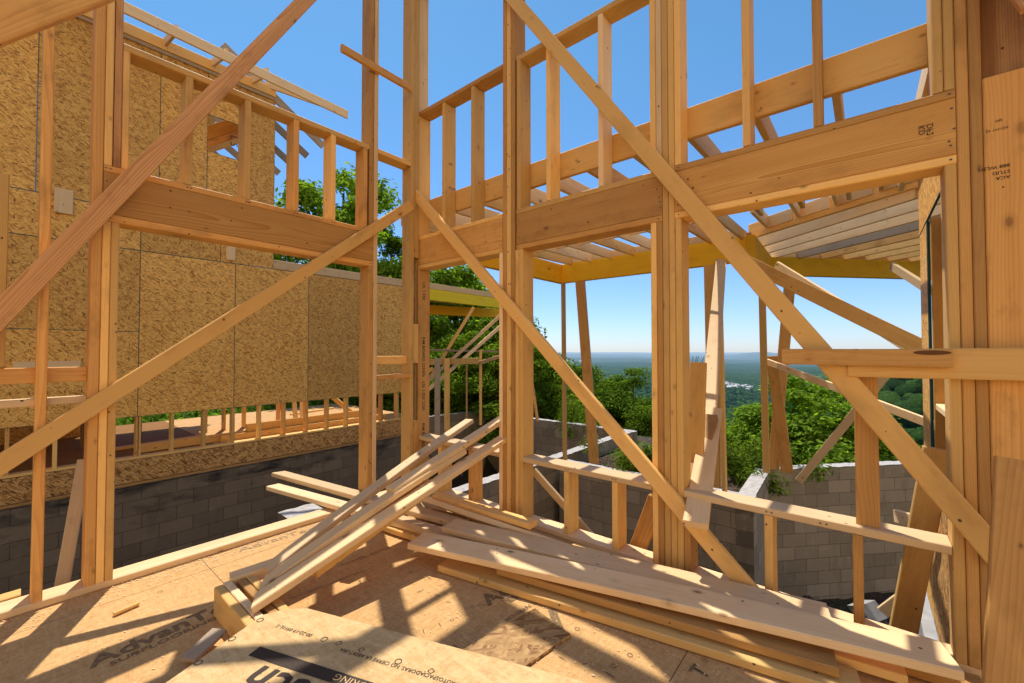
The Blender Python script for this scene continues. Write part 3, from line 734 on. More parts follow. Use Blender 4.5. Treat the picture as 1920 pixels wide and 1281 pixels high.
br_((3.300, -0.297, 0.776), (3.300, -0.136, -0.332), 0.115, 'thick leaning board beside the concrete footing', t=0.07, wd=(0, 1, 0))
br_((4.200, -0.162, 0.106), (3.600, -0.296, 0.255), 0.09, 'short stub board poking out behind the leaning board', 'pine_pale')
br_((2.700, 2.037, 0.366), (2.860, 1.581, -0.104), 0.05, 'slim sunlit strut behind the lower studs left of the middle bundle', 'pine_pale')
br_((2.720, 1.048, 0.359), (2.720, 1.196, -0.046), 0.11, 'short wide strut behind the lower studs beside the middle bundle', wd=(0, 1, 0))
br_((5.600, -0.350, -0.930), (5.600, -0.098, -1.270), 0.10, 'scrap board lying on the dirt at the foot of the block wall', 'pine_pale')

# far bay: posts, rails, diagonals
fb = 'shoring in the far bay'
def fpost(a, b, w, label, mat='pine', t=0.06, cat='post', wd=(0.8, -0.6, 0)): return board('shoring_post' if cat == 'post' else 'brace', a, b, w, t, wd, mat, None, label, cat)
fpost((6.000, 7.120, -0.536), (6.000, 7.130, 1.146), 0.12, 'pale grey post nearest the stamped trimmer in the far bay', 'pine_grey')
fpost((6.600, 7.492, -0.553), (6.600, 7.500, 1.133), 0.125, 'two ply reddish post in the far bay', 'pine', 0.1)
fpost((7.600, 7.871, -0.568), (7.600, 7.876, 0.949), 0.04, 'thinnest stick post in the far bay', 'pine')
fpost((7.600, 7.376, -0.539), (7.600, 7.380, 1.333), 0.065, 'slim upright post at the end of the far bay rail', 'pine')
fpost((6.300, 7.848, 1.046), (7.300, 7.142, 1.063), 0.14, 'thick horizontal rail across the far bay posts', 'pine', 0.04, 'rail', (0, 0, 1)).name = 'rail'
fpost((6.800, 8.707, 1.334), (9.300, 7.011, 1.261), 0.05, 'long thin dark board lying above the far bay rail', 'pine_grey', 0.03, 'board', (0, 0, 1)).name = 'plank'
fpost((7.300, 7.142, 1.012), (8.600, 7.340, 1.220), 0.09, 'short rail piece running on from the far bay rail', 'pine', 0.04, 'rail', (0, 0, 1)).name = 'rail'
fpost((6.900, 8.613, 0.461), (8.000, 8.029, 2.476), 0.085, 'steepest brace in the far bay', 'pine', 0.04, 'brace', (0, 0, 1))
fpost((6.500, 8.215, 0.480), (8.400, 7.243, 2.358), 0.085, 'upper of two near parallel sunlit braces in the far bay', 'pine_pale', 0.04, 'brace', (0, 0, 1))
fpost((6.300, 7.960, 0.306), (8.300, 7.120, 2.080), 0.085, 'lower of two near parallel sunlit braces in the far bay', 'pine_pale', 0.04, 'brace', (0, 0, 1))
fpost((8.600, 6.351, -0.465), (8.600, 6.620, 1.005), 0.07, 'leaning stick beyond the left post bundle above the far block wall', 'pine', 0.05)
fpost((6.200, 7.514, 0.922), (5.900, 7.740, 0.626), 0.08, 'short slanted offcut below the far bay rail', 'pine', 0.04, 'brace', (0, 0, 1))

# ------------------------------------------------------------------ LOOSE LUMBER on the deck
def loose(p0, p1, w, label, t=0.038, wd=(0, 1, 0), mat='pine_pale', name='loose_board', cat='board', **kw):
    return board(name, p0, p1, w, t, wd, mat, None, label, cat, **kw)
# boards sloping up over the sill
loose((0.715, 2.150, 0.160), (2.80, 2.226, 0.682), 0.096, 'lowest and nearest board of the bundle leaning up over the sill', twist=0.05, cut0=0.06)
loose((0.79, 2.262, 0.165), (2.15, 2.268, 0.585), 0.082, 'mitre cut board in the middle of the leaning bundle', bow=0.02, cut0=0.06)
loose((1.55, 2.290, 0.440), (2.78, 2.262, 0.823), 0.085, 'upper middle board of the leaning bundle passing the post', twist=-0.1)
loose((0.87, 2.40, 0.165), (2.72, 2.78, 0.675), 0.088, 'uppermost board of the leaning bundle with a square sunlit end', bow=0.018, cut0=0.05)
loose((1.30, 2.385, 0.235), (2.70, 2.62, 0.585), 0.085, 'reddish shaded board inside the leaning bundle', mat='pine', wd=(0, 1, 0.5))
loose((1.05, 2.235, 0.150), (2.35, 2.33, 0.50), 0.07, 'dark edged board underneath the leaning bundle', mat='pine', twist=0.2)
# crossing boards that stick out over the plate
loose((1.70, 4.36, 0.130), (2.10, 2.20, 0.085), 0.135, 'upper of two boards sticking out over the deck edge plate')
loose((1.56, 4.12, 0.088), (1.98, 2.05, 0.060), 0.12, 'lower of two boards sticking out over the deck edge plate', mat='pine_pale')
# planks along the valley wall
loose((1.68, 2.19, 0.120), (2.345, -0.238, 0.128), 0.178, 'widest foreground plank on top of the floor pile ending at the stud bundle', bow=0.01)
loose((1.974, 2.216, 0.115), (2.41, 0.14, 0.112), 0.18, 'second wide plank lying against the wall behind the foreground plank', mat='pine_pale')
loose((1.86, 1.62, 0.076), (2.155, 0.108, 0.070), 0.15, 'middle layer plank under the widest foreground plank with a square end', mat='pine')
loose((1.74, 1.98, 0.024), (2.13, 0.03, 0.024), 0.16, 'bottom plank flat on the deck along the front of the pile', mat='pine')
loose((2.12, 1.3, 0.036), (2.33, -0.1, 0.036), 0.14, 'hidden lower plank beside the bottom plate under the pile', mat='pine')
loose((2.32, 0.55, 0.028), (2.42, -0.33, 0.028), 0.09, 'short board on the deck near the stud bundle under the wide plank', mat='pine')
loose((2.233, 2.661, 0.150), (2.285, 1.724, 0.150), 0.095, 'uppermost short board stacked at the foot of the left post bundle', mat='pine')
loose((2.255, 2.608, 0.105), (2.229, 1.749, 0.105), 0.12, 'short board right under the top one at the foot of the left post bundle', mat='pine')
loose((2.135, 2.740, 0.150), (2.267, 1.401, 0.090), 0.09, 'diagonal board slipped across the short boards by the left post bundle', mat='pine_pale')
loose((1.853, 2.709, 0.090), (1.931, 1.763, 0.070), 0.11, 'knotty board fanning out from under the leaning bundle', mat='pine')
loose((1.811, 2.734, 0.030), (1.901, 2.040, 0.030), 0.10, 'lowest board fanning out from under the leaning bundle onto the deck', mat='pine')
loose((2.142, 2.733, 0.040), (2.255, 2.165, 0.040), 0.10, 'short dark offcut in the gap between the fanned boards', mat='pine_red')
loose((2.40, 1.50, 0.02), (2.44, 0.95, 0.02), 0.10, 'offcut against the bottom plate beside the second wide plank', mat='pine')
# short blocks standing on edge
for i, (x, y0, y1, h, lab) in enumerate(((0.695, 1.95, 2.50, 0.14, 'nearest block on edge with an inked mark on its broad side'), (0.736, 1.93, 2.515, 0.14, 'second block on edge tight against the nearest one'),
                                   (0.792, 1.98, 2.49, 0.138, 'third block on edge below the mitred board'), (0.833, 2.0, 2.50, 0.14, 'fourth block on edge farthest along the row'))):
    o = board('lumber_block', (x, y0, h / 2 + 0.001), (x + 0.004, y1, h / 2 + 0.001), h, 0.037, (0, 0, 1), 'pine', None, lab, 'block', 'short blocks standing on edge')
    if i == 0:
        text_obj('ink_mark', 'L 5', V((x - 0.0200, 2.44, 0.05)), (0, -1, 0), (0, 0, 1), 0.05, 'ink', o, 0.0)
        bpy.context.view_layer.update()
        ch = o.children[0]; ch.matrix_parent_inverse = o.matrix_world.inverted(); ch.matrix_local = Matrix(((0, 0, -1, x - 0.0195), (-1, 0, 0, 2.42), (0, 1, 0, 0.06), (0, 0, 0, 1)))
loose((0.765, 2.545, 0.120), (1.02, 2.50, 0.135), 0.085, 'small sunlit block behind the row of blocks on edge', mat='pine_pale', t=0.06, name='lumber_block', cat='block')
loose((0.504, 2.182, 0.030), (0.635, 2.246, 0.060), 0.085, 'grey shaded offcut lying beside the printed panel and the blocks on edge', t=0.018, mat='pine_grey')
loose((0.361, 2.875, 0.012), (0.459, 2.898, 0.012), 0.02, 'thin splinter of pine lying alone on the sunlit deck', t=0.018, mat='pine', name='wood_splinter', cat='splinter')
board('loose_board', (0.322, 3.750, 0.638), (0.217, 3.550, -0.097), 0.062, 0.03, (1, -0.2, 0), 'pine_grey', None, 'grey board leaning outside the deck plate beside the three ply stud', 'board')
board('loose_board', (-0.7, 3.52, -0.02), (0.07, 3.50, 0.0), 0.09, 0.05, (0, 1, 0), 'pine', None, 'board lying outside the deck plate at the left edge', 'board')

# sawdust and small chips along the plate and over the deck
def chips():
    rg = random.Random(8); vs, fs = [], []
    for i in range(2200):
        if i % 3 == 0: x, y = rg.uniform(-0.3, 2.3), 3.245 - abs(rg.gauss(0, 0.07))
        elif i % 3 == 1: x, y = rg.uniform(0.2, 2.4), rg.uniform(0.3, 3.2)
        else: x, y = rg.gauss(1.9, 0.25), rg.gauss(1.4, 0.7)
        if y > 3.246: continue
        L, W, a, z = rg.uniform(0.002, 0.007), rg.uniform(0.0012, 0.003), rg.uniform(0, 3.14), 0.0032
        c, q = math.cos(a), math.sin(a); b = len(vs)
        for u, v in ((-L, -W), (L, -W), (L, W), (-L, W)): vs.append((x + u * c - v * q, y + u * q + v * c, z + rg.uniform(0, 0.002)))
        fs.append((b, b + 1, b + 2, b + 3))
    return mesh_obj('sawdust', vs, fs, flat('pale_sawdust', (0.80, 0.60, 0.33), 0.9, 5, 0.3))
tag(chips(), 'pale sawdust and chips scattered over the deck', 'sawdust', kind='stuff')

# printed floor panel in the foreground
def poly_panel(name, pts, z, th, mat, edge, label, cat):
    o = empty(name, (0, 0, 0), label, cat) if False else None
    vs = [(x, y, z) for x, y in pts] + [(x, y, z - th) for x, y in pts]; n = len(pts)
    fs = [tuple(range(n)), tuple(range(2 * n - 1, n - 1, -1))] + [(i, i + n, (i + 1) % n + n, (i + 1) % n) for i in range(n)]
    c = V((sum(p[0] for p in pts) / n, sum(p[1] for p in pts) / n, z - th))
    me = bpy.data.meshes.new(name); me.from_pydata([(V(v) - c)[:] for v in vs], [], fs)
    bm = bmesh.new(); bm.from_mesh(me); bmesh.ops.recalc_face_normals(bm, faces=bm.faces); bm.to_mesh(me); bm.free()
    me.materials.append(M[mat]); me.materials.append(M[edge])
    for i, f in enumerate(me.polygons): f.material_index = 0 if i < 2 else 1
    o = bpy.data.objects.new(name, me); link(o); o.location = c
    return tag(o, label, cat)
e1 = V((0.345, -0.939, 0)).normalized(); e2 = V((-0.939, -0.345, 0)).normalized(); cnr = V((0.80, 2.13, 0))
def PP(a, b): q = cnr + e1 * a + e2 * b; return (q.x, q.y)
pts = [PP(0.22, 0.0), PP(0.13, 0.045), PP(0.08, 0.10), PP(0.10, 0.55), PP(0.115, 0.56), PP(0.13, 1.25), PP(1.9, 1.25), PP(1.9, 0.0)]
fp = poly_panel('floor_panel', pts, 0.172, 0.018, 'panel', 'osb_rim', 'printed tan floor panel with upside down black lettering in the foreground', 'floor panel')
def on_panel(a, b): q = cnr + e1 * a + e2 * b; return V((q.x, q.y, 0.1735))
text_obj('printed_lettering', 'AdvanTech', on_panel(1.17, 0.322), -e1, e2, 0.165, 'ink', fp, 0.02, 1.1, 0.12)
quad_mark('printed_bar', on_panel(1.20, 0.252), -e1, e2, 0.955, 0.050, 'ink', fp)
text_obj('printed_lettering', 'SUBFLOORING', on_panel(0.92, 0.262) + V((0, 0, 0.001)), -e1, e2, 0.040, 'panel', fp, 0.0, 1.1)
text_obj('printed_lettering', '00-22-19 0911L-S', on_panel(0.385, 0.128), -e1, e2, 0.026, 'ink', fp, 0.0, 1.0)
text_obj('printed_lettering', 'LENGUETA AUTOSPACIADORAS. NO CIERRE LA ABERTURA.', on_panel(1.16, 0.152), -e1, e2, 0.024, 'ink', fp, 0.0, 0.95)
def ring_mark(c, r, parent, n=12, ph=0.0, wid=0.22, mat='ink'):
    vs, fs = [], []
    for i in range(n):
        a = 2 * math.pi * i / n + ph
        vs.append((c[0] + r * math.cos(a), c[1] + r * math.sin(a), c[2])); vs.append((c[0] + r * (1 - wid) * math.cos(a), c[1] + r * (1 - wid) * math.sin(a), c[2]))
    for i in range(n):
        j = (i + 1) % n; fs.append((2 * i, 2 * j, 2 * j + 1, 2 * i + 1))
    return mesh_obj('printed_mark', vs, fs, mat, parent)
for a, b, n in ((0.10, 0.133, 12), (0.10, 0.257, 12), (0.107, 0.391, 12), (0.447, 0.135, 12), (0.518, 0.135, 4), (0.626, 0.134, 4), (0.795, 0.138, 12), (0.933, 0.138, 4)):
    ring_mark(on_panel(a, b), 0.014, fp, n, 0.6)
scr = poly_panel('strand_board_offcut', [(1.224, 1.378), (1.738, 1.302), (1.686, 1.058), (1.324, 1.107), (1.0, 1.16), (1.02, 1.40)], 0.014, 0.011, 'osb_scrap', 'osb_rim', 'thin strand board offcut lying flat on the deck beside the printed panel', 'offcut')

# printing on the deck itself
A1 = V((1.620, 1.509, 0.000)); A2 = V((1.952, 1.473, -0.000)); dA = (A2 - A1).normalized(); uA = V((-dA.y, dA.x, 0))
deck_text('AdvanTech', A1, dA, uA, 0.135, 'ink_deck', 0.025, 1.15)
quad_mark('printed_bar', V((0, 0, UPZ)) + A1 + dA * 0.10 - uA * 0.060, dA, uA, 0.62, 0.045, 'ink_deck', sub)
B1_ = V((0.244, 2.482, 0.000)); B2_ = V((0.693, 2.509, 0.000)); dB = (B2_ - B1_).normalized(); uB = V((-dB.y, dB.x, 0))
deck_text('AdvanTech', B1_, dB, uB, 0.125, 'ink_deck', 0.02, 1.1)
deck_text('SUBFLOORING', B1_ + dB * 0.05 - uB * 0.05, dB, uB, 0.045, 'ink_deck', 0.012, 1.3)
C1_ = V((0.994, 3.156, 0.000)); C2_ = V((1.455, 3.126, 0.000)); dC = (C2_ - C1_).normalized(); uC = V((-dC.y, dC.x, 0))
deck_text('AdvanTech', C1_, dC, uC, 0.10, 'ink_faint', 0.0, 1.2)
D1_ = V((0.985, 2.349, 0.000)); D2_ = V((1.134, 2.334, 0.000)); dD = (D2_ - D1_).normalized(); uD = V((-dD.y, dD.x, 0))
deck_text('NO CIERRE LA ABERTURA', D1_, dD, uD, 0.035, 'ink_faint', 0.0, 1.0)
deck_text('PANEL EDGE', V((1.330, 2.468, 0.000)), dC, uC, 0.05, 'ink_faint', 0.0, 1.2)
deck_text('NO CIERRE LA', V((1.584, 1.352, 0.000)), dA, uA, 0.035, 'ink_deck', 0.0, 1.0)
quad_mark('printed_bar', V((1.708, 1.106, 0.000)) + V((0, 0, UPZ)), V((0.66, 0.75, 0)), V((-0.75, 0.66, 0)), 0.16, 0.042, 'ink_deck', sub)
T1 = V((1.813, 0.509, 0.000)); deck_text('T', T1, dA, uA, 0.10, 'ink_deck', 0.01)
deck_text('1', V((1.577, 0.795, 0.000)), dA, uA, 0.06, 'ink_deck', 0.0)
for px in ((1.646, 0.824, 0.000), (1.751, 0.799, 0.000), (1.922, 0.803, 0.000), (1.753, 1.064, 0.000), (1.557, 1.570, 0.000), (1.733, 1.570, 0.000), (1.205, 2.079, 0.000), (1.722, 1.838, 0.000), (1.559, 2.088, 0.000), (1.419, 1.568, 0.000), (1.205, 1.824, 0.000), (1.207, 1.559, 0.000), (1.923, 0.539, 0.000), (0.558, 2.974, 0.000), (0.437, 2.896, 0.000)):
    ring_mark((px[0], px[1], UPZ), 0.0125, sub, random.choice((4, 12)), 0.5, 0.25, random.choice(('ink_deck', 'ink_faint')))
for i in range(26):
    px = random.uniform(1.0, 1.9), random.uniform(0.9, 2.3); a = random.uniform(0, 3.1)
    quad_mark('printed_mark', V((px[0], px[1], UPZ)), V((math.cos(a), math.sin(a), 0)), V((-math.sin(a), math.cos(a), 0)), random.uniform(0.02, 0.05), 0.004, 'ink_deck', sub)

# stamps on studs and boards
def stamp(s, o, X, Y, size, parent, mat='ink', bold=0.0): return text_obj('grade_stamp', s, V(o), X, Y, size, mat, parent, bold)
for s, z in (('ACA', 2.01), ('STUD', 2.032), ('888 WLSH', 2.056)):
    stamp(s, (X0 - 0.0015, -0.447, z), (0, 1, 0), (0, 0, -1), 0.019, rw, 'ink', 0.01)
stamp('SPF', (X0 - 0.0015, -0.43, 2.24), (0, 1, 0), (0, 0, -1), 0.014, rw); stamp('KD-HT 42', (X0 - 0.0015, -0.445, 2.205), (0, 1, 0), (0, 0, -1), 0.014, rw)
stamp('DF2', (X0 - 0.0025, -0.235, 2.29), (0, 0, -1), (0, 1, 0), 0.03, rw); stamp('KD', (X0 - 0.0025, -0.21, 2.29), (0, 0, -1), (0, 1, 0), 0.03, rw)
for k, (z, s) in enumerate(((1.98, 'LSL 1.55E'), (1.45, 'RIM BOARD 2250Fb'), (1.02, 'LSL 1.55E 2250'), (0.62, 'RIM BOARD'))):
    stamp(s, (X0 + 0.05, 3.2735, z), (0, 0, -1), (1, 0, 0), 0.045, rw, 'ink', 0.02)
for s, x, y, z in (('SPF', 2.57, 2.9035, 3.02), ('KD-HT', 2.57, 2.9035, 2.80), ('S-DRY', 2.57, 3.2725, 2.70), ('19', 2.57, 2.5305, 2.75)):
    stamp(s, (x, y, z), (1, 0, 0), (0, 0, 1), 0.03, rw)

def nail_heads(pts, parent):
    for (x, y, z, nx) in pts:
        vs = []
        for i in range(8):
            a = 2 * math.pi * i / 8
            vs.append((x, y + 0.0052 * math.cos(a), z + 0.0042 * math.sin(a)) if nx == 'x' else (x + 0.0052 * math.cos(a), y, z + 0.0042 * math.sin(a)))
        o = mesh_obj('nail_head', vs, [tuple(range(8)) if nx == 'y' else tuple(reversed(range(8)))], 'nail', parent)
rg_ = random.Random(12); pr_, pl_ = [], []
for y in (-0.285, 0.83, 0.95, 2.045, 2.23, 3.29):
    for z in (2.17, 2.21, 2.25, 2.32): pr_.append((X0 - 0.0012, y + rg_.uniform(-.012, .012), z + rg_.uniform(-.02, .02), 'x'))
    for z in (2.395, 2.117): pr_.append((X0 - 0.0015, y, z, 'x'))
for y, z in ((0.165, 0.49), (0.39, 0.49), (1.25, 0.49), (1.61, 0.49), (2.57, 0.49)):
    for k in (-.012, .012): pr_.append((X0 - 0.0015, y + k, z, 'x'))
for x in (0.35, 2.0, 0.72, 1.05, 1.37, 1.66):
    for z in (2.342, 2.066) if x in (0.35, 2.0) else (2.342,):
        for k in (-.01, .01): pl_.append((x + k, Y0 - 0.0025, z, 'y'))
for x in (0.345, 2.0):
    for z in (2.13, 2.2, 2.27): pl_.append((x, Y0 - 0.0015, z, 'y'))
nail_heads(pr_, rw); nail_heads(pl_, lw)

# a hollow block tipped over in the pit
cb = empty('concrete_block', (6.919, -0.094, -2.000), 'pale hollow concrete block tipped over in the pit below the sill', 'concrete block')
def hollow_block(parent):
    bm = bmesh.new()
    L, W, H, t_ = 0.40, 0.20, 0.20, 0.035
    def bx(x0, x1, y0, y1):
        ret = bmesh.ops.create_cube(bm, size=1.0)
        for v in ret['verts']: v.co = V(((v.co.x + 0.5) * (x1 - x0) + x0, (v.co.y + 0.5) * (y1 - y0) + y0, v.co.z * H))
    bx(0, L, 0, t_); bx(0, L, W - t_, W)
    bx(0, t_, t_, W - t_); bx(L / 2 - t_ / 2, L / 2 + t_ / 2, t_, W - t_); bx(L - t_, L, t_, W - t_)
    me = bpy.data.meshes.new('block_shell'); bm.to_mesh(me); bm.free(); me.materials.append(M['concrete'])
    o = bpy.data.objects.new('block_shell', me); link(o, parent); o.rotation_euler = (1.1, 0.5, 0.4)
    return o
hollow_block(cb)

# ------------------------------------------------------------------ GROUND
def smooth(a, b, x):
    t = np.clip((x - a) / (b - a), 0, 1); return t * t * (3 - 2 * t)
def vnoise(x, y, seed=0):
    r = np.random.default_rng(seed); tab = r.random((256, 256))
    xi = np.floor(x).astype(int); yi = np.floor(y).astype(int); fx = x - xi; fy = y - yi
    fx = fx * fx * (3 - 2 * fx); fy = fy * fy * (3 - 2 * fy)
    g = lambda i, j: tab[i % 256, j % 256]
    return (g(xi, yi) * (1 - fx) + g(xi + 1, yi) * fx) * (1 - fy) + (g(xi, yi + 1) * (1 - fx) + g(xi + 1, yi + 1) * fx) * fy
def fbm(x, y, seed=0, o=4):
    v = 0; a = 0.5; f = 1.0
    for i in range(o): v = v + a * vnoise(x * f, y * f, seed + i); a *= 0.5; f *= 2.03
    return v
CTR = (5.0, 4.0)
def terrain(x, y):
    dx, dy = x - CTR[0], y - CTR[1]; r = np.hypot(dx, dy)
    back = smooth(-0.2, 0.6, (-(dx) * 0.77 - dy * 0.64) / np.maximum(r, 1e-3))       # higher ground behind the house
    side = smooth(0.55, 0.85, (-(dx) * 0.17 + dy * 0.985) / np.maximum(r, 1e-3))       # wooded shoulder on the left
    drop = np.where(r < 5.2, 0, 0.62 * (r - 5.2))
    low = 172 + 95 * (fbm(x / 900.0, y / 900.0, 3) - 0.5) * smooth(300, 900, r) - 30 * np.clip(fbm(x / 3500.0, y / 3500.0, 9) - 0.42, 0, 1) * smooth(1500, 4000, r)
    dr = low * (1 - np.exp(-drop / low * 1.15))
    dr = dr * (1 - 0.95 * back) * (1 - 0.85 * side * (1 - smooth(20, 60, r)))
    az = np.arctan2(dy, dx)
    spur = 128 * np.exp(-((az + 0.25) / 0.50) ** 2) * smooth(80, 330, r) * (1 - smooth(480, 1200, r)) * (0.8 + 0.4 * fbm(x / 160.0, y / 160.0, 41))
    spur2 = 42 * np.exp(-((az - 0.02) / 0.10) ** 2) * smooth(1200, 2500, r) * (1 - smooth(3200, 5200, r))
    far = 90 * np.exp(-((az - 0.165) / 0.045) ** 2) * smooth(9000, 11000, r) * (1 - smooth(13000, 16000, r))
    far2 = 40 * (fbm(az * 9.0, r / 4000.0, 21, 3)) * smooth(9000, 14000, r)
    return -0.80 - dr + spur + spur2 + far + far2 + 0.5 * (fbm(x / 3.0, y / 3.0, 5) - 0.5) * smooth(5, 9, r)
def in_pit(x, y):
    a = (y < 4.25) & (x < 6.2) & (y > -8) & (x > -9)
    b = (y >= 4.25) & (y < 8.2) & (x < 9.42) & (x > -9)
    c = (y < 1.25) & (x < 8.08 + (1.2 - y) * 1.09) & (x < 11.5) & (x > 0) & (y > -8)
    d = (y >= 7.3) & (y < 10.0 - (x - 5.6) * 0.25) & (x > 5.7) & (x < 9.3 + (y - 7.3) * 0.9)
    e = (y >= 8.0) & (y < 12) & (x < 5.9) & (x > -9)
    return a | b | c | d | e
def axis(lo, hi, step, grow, far):
    v = list(np.arange(lo, hi + 1e-6, step)); s = step
    while v[-1] < hi + far: s *= grow; v.append(v[-1] + s)
    s = step
    while v[0] > lo - far: s *= grow; v.insert(0, v[0] - s)
    return np.array(v)
gx = axis(-10, 16, 0.17, 1.13, 90); gy = axis(-9, 15, 0.17, 1.13, 90)
GX, GY = np.meshgrid(gx, gy, indexing='ij')
GZ = terrain(GX, GY)
pit = in_pit(GX, GY)
GZ = np.where(pit, -2.62 + 0.16 * (fbm(GX * 2.2, GY * 2.2, 8) - 0.5) + 0.10 * (fbm(GX * 7, GY * 7, 12) - 0.5), GZ)
def grid_obj(name, X, Y, Z, mat):
    n, m = X.shape
    co = np.stack([X, Y, Z], -1).reshape(-1, 3)
    i = np.arange(n - 1)[:, None] * m + np.arange(m - 1)[None, :]
    f = np.stack([i, i + m, i + m + 1, i + 1], -1).reshape(-1, 4)
    me = bpy.data.meshes.new(name)
    me.vertices.add(len(co)); me.vertices.foreach_set('co', co.ravel())
    me.loops.add(f.size); me.loops.foreach_set('vertex_index', f.ravel())
    me.polygons.add(len(f)); me.polygons.foreach_set('loop_start', np.arange(0, f.size, 4)); me.polygons.foreach_set('use_smooth', np.ones(len(f), bool))
    me.update(calc_edges=True)
    me.materials.append(mat)
    o = bpy.data.objects.new(name, me); link(o)
    return o
mg = newmat('woodland_soil'); t = NT(mg)
tc = t.n('ShaderNodeTexCoord'); p = tc.outputs['Object']
n1 = t.noise(p, 2.2, 6, 0.65); n2 = t.noise(p, 28.0, 5, 0.75); n3 = t.noise(p, 0.5, 4)
c = t.ramp(n2, [(0.3, (0.030, 0.020, 0.014)), (0.55, (0.10, 0.07, 0.048)), (0.75, (0.27, 0.22, 0.17))])
gr = t.ramp(n2, [(0.3, (0.02, 0.04, 0.008)), (0.7, (0.09, 0.14, 0.025))])
c = t.mix(t.math('MULTIPLY', t.math('SUBTRACT', n1, 0.46), 6.0, clamp=True), c, gr)
t.finish(c, 0.9, n2, 0.8, 0.05, 0.1)
go = grid_obj('ground', GX, GY, GZ, mg); tag(go, kind='structure')

# valley floor and hills to the horizon, with the forest canopy in relief
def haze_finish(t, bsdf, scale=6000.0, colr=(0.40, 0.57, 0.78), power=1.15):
    """painted aerial haze that thickens with distance from the house"""
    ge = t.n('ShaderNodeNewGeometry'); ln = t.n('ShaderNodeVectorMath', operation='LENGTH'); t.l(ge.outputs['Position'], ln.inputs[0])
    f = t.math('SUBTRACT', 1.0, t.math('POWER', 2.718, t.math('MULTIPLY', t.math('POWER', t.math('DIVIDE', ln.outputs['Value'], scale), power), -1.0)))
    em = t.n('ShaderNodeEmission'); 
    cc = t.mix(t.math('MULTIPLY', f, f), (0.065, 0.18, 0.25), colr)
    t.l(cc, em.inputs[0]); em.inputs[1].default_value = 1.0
    mx = t.n('ShaderNodeMixShader'); t.l(f, mx.inputs[0]); t.l(bsdf.outputs[0], mx.inputs[1]); t.l(em.outputs[0], mx.inputs[2])  # glow mixed into the surface stands in for scattered haze light
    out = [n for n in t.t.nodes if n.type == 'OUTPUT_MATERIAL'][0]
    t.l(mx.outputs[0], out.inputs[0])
mv = newmat('forested_valley'); t = NT(mv)
tc = t.n('ShaderNodeTexCoord'); p = tc.outputs['Object']
w1 = t.voro(t.vmul(p, (0.085, 0.085, 0.085))); w2 = t.noise(p, 0.004, 5, 0.6); w3 = t.noise(p, 0.11, 4, 0.7)
hh = t.math('ADD', t.math('MULTIPLY', t.math('SUBTRACT', 1.0, w1.outputs['Distance']), 1.0), t.math('MULTIPLY', w3, 0.8))
c = t.ramp(hh, [(0.50, (0.006, 0.018, 0.004)), (0.95, (0.038, 0.080, 0.014)), (1.35, (0.080, 0.14, 0.026))])
c = t.mix(t.math('MULTIPLY', t.math('SUBTRACT', w2, 0.42), 3.0, clamp=True), c, t.mix(0.6, c, (0.006, 0.018, 0.007)))
w4 = t.noise(p, 0.0011, 4, 0.6)
c = t.mix(t.math('MULTIPLY', t.math('SUBTRACT', w4, 0.5), 3.0, clamp=True), c, t.mix(0.5, c, (0.07, 0.12, 0.03)))
clr = t.noise(p, 0.0016, 5, 0.62)
c = t.mix(t.math('MULTIPLY', t.math('SUBTRACT', clr, 0.655), 18.0, clamp=True), c, (0.14, 0.16, 0.07))
b = t.finish(c, 0.95, hh, 1.0, 9.0, 0.05)
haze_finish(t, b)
rr = np.geomspace(55, 30000, 420); aa = np.concatenate([np.linspace(-math.pi, -0.75, 90)[:-1], np.linspace(-0.75, 1.25, 900)[:-1], np.linspace(1.25, math.pi, 70)])
RR, AA = np.meshgrid(rr, aa, indexing='ij')
VX, VY = CTR[0] + RR * np.cos(AA), CTR[1] + RR * np.sin(AA)
VZ = terrain(VX, VY) - 1.2 * (1 - smooth(60, 110, RR)) + smooth(500, 900, RR) * (7.0 * (fbm(VX / 45.0, VY / 45.0, 31) - 0.5) + 9.0 * (fbm(VX / 140.0, VY / 140.0, 35) - 0.5))
vo = grid_obj('hills', VX, VY, VZ, mv); tag(vo, kind='structure')

# ------------------------------------------------------------------ VEGETATION
def leaf_mat(name, dark, light, trans=0.45, haze=None):
    m = newmat(name); t = NT(m)
    ge = t.n('ShaderNodeNewGeometry'); oi = t.n('ShaderNodeObjectInfo')
    rp = ge.outputs['Random Per Island']
    c = t.ramp(rp, [(0.0, dark), (0.6, light), (1.0, tuple(min(1, x * 1.35) for x in light))])
    vv = t.math('MULTIPLY_ADD', oi.outputs['Random'], 0.5, 0.75)
    cb = t.n('ShaderNodeCombineColor')
    for i in range(3): t.l(vv, cb.inputs[i])
    c = t.mix(1.0, c, cb.outputs[0], 'MULTIPLY')
    d = t.n('ShaderNodeBsdfDiffuse'); t.l(c, d.inputs[0])
    tr = t.n('ShaderNodeBsdfTranslucent')
    c2 = t.mix(1.0, c, (1.7, 1.75, 0.55), 'MULTIPLY'); t.l(c2, tr.inputs[0])
    mx = t.n('ShaderNodeMixShader'); mx.inputs[0].default_value = trans
    t.l(d.outputs[0], mx.inputs[1]); t.l(tr.outputs[0], mx.inputs[2])
    o = t.n('ShaderNodeOutputMaterial'); t.l(mx.outputs[0], o.inputs[0])
    if haze: haze_finish(t, mx, haze)
    return m
M['leaf'] = leaf_mat('oak_leaf', (0.055, 0.098, 0.012), (0.175, 0.265, 0.032), 0.5)
M['leaf_dark'] = leaf_mat('dark_green_leaf', (0.042, 0.080, 0.012), (0.135, 0.215, 0.028), 0.48)
M['needle'] = leaf_mat('pine_needle', (0.012, 0.032, 0.016), (0.030, 0.062, 0.026), 0.2)
M['bark'] = flat('tree_bark', (0.085, 0.065, 0.05), 0.9, 14, 0.6)
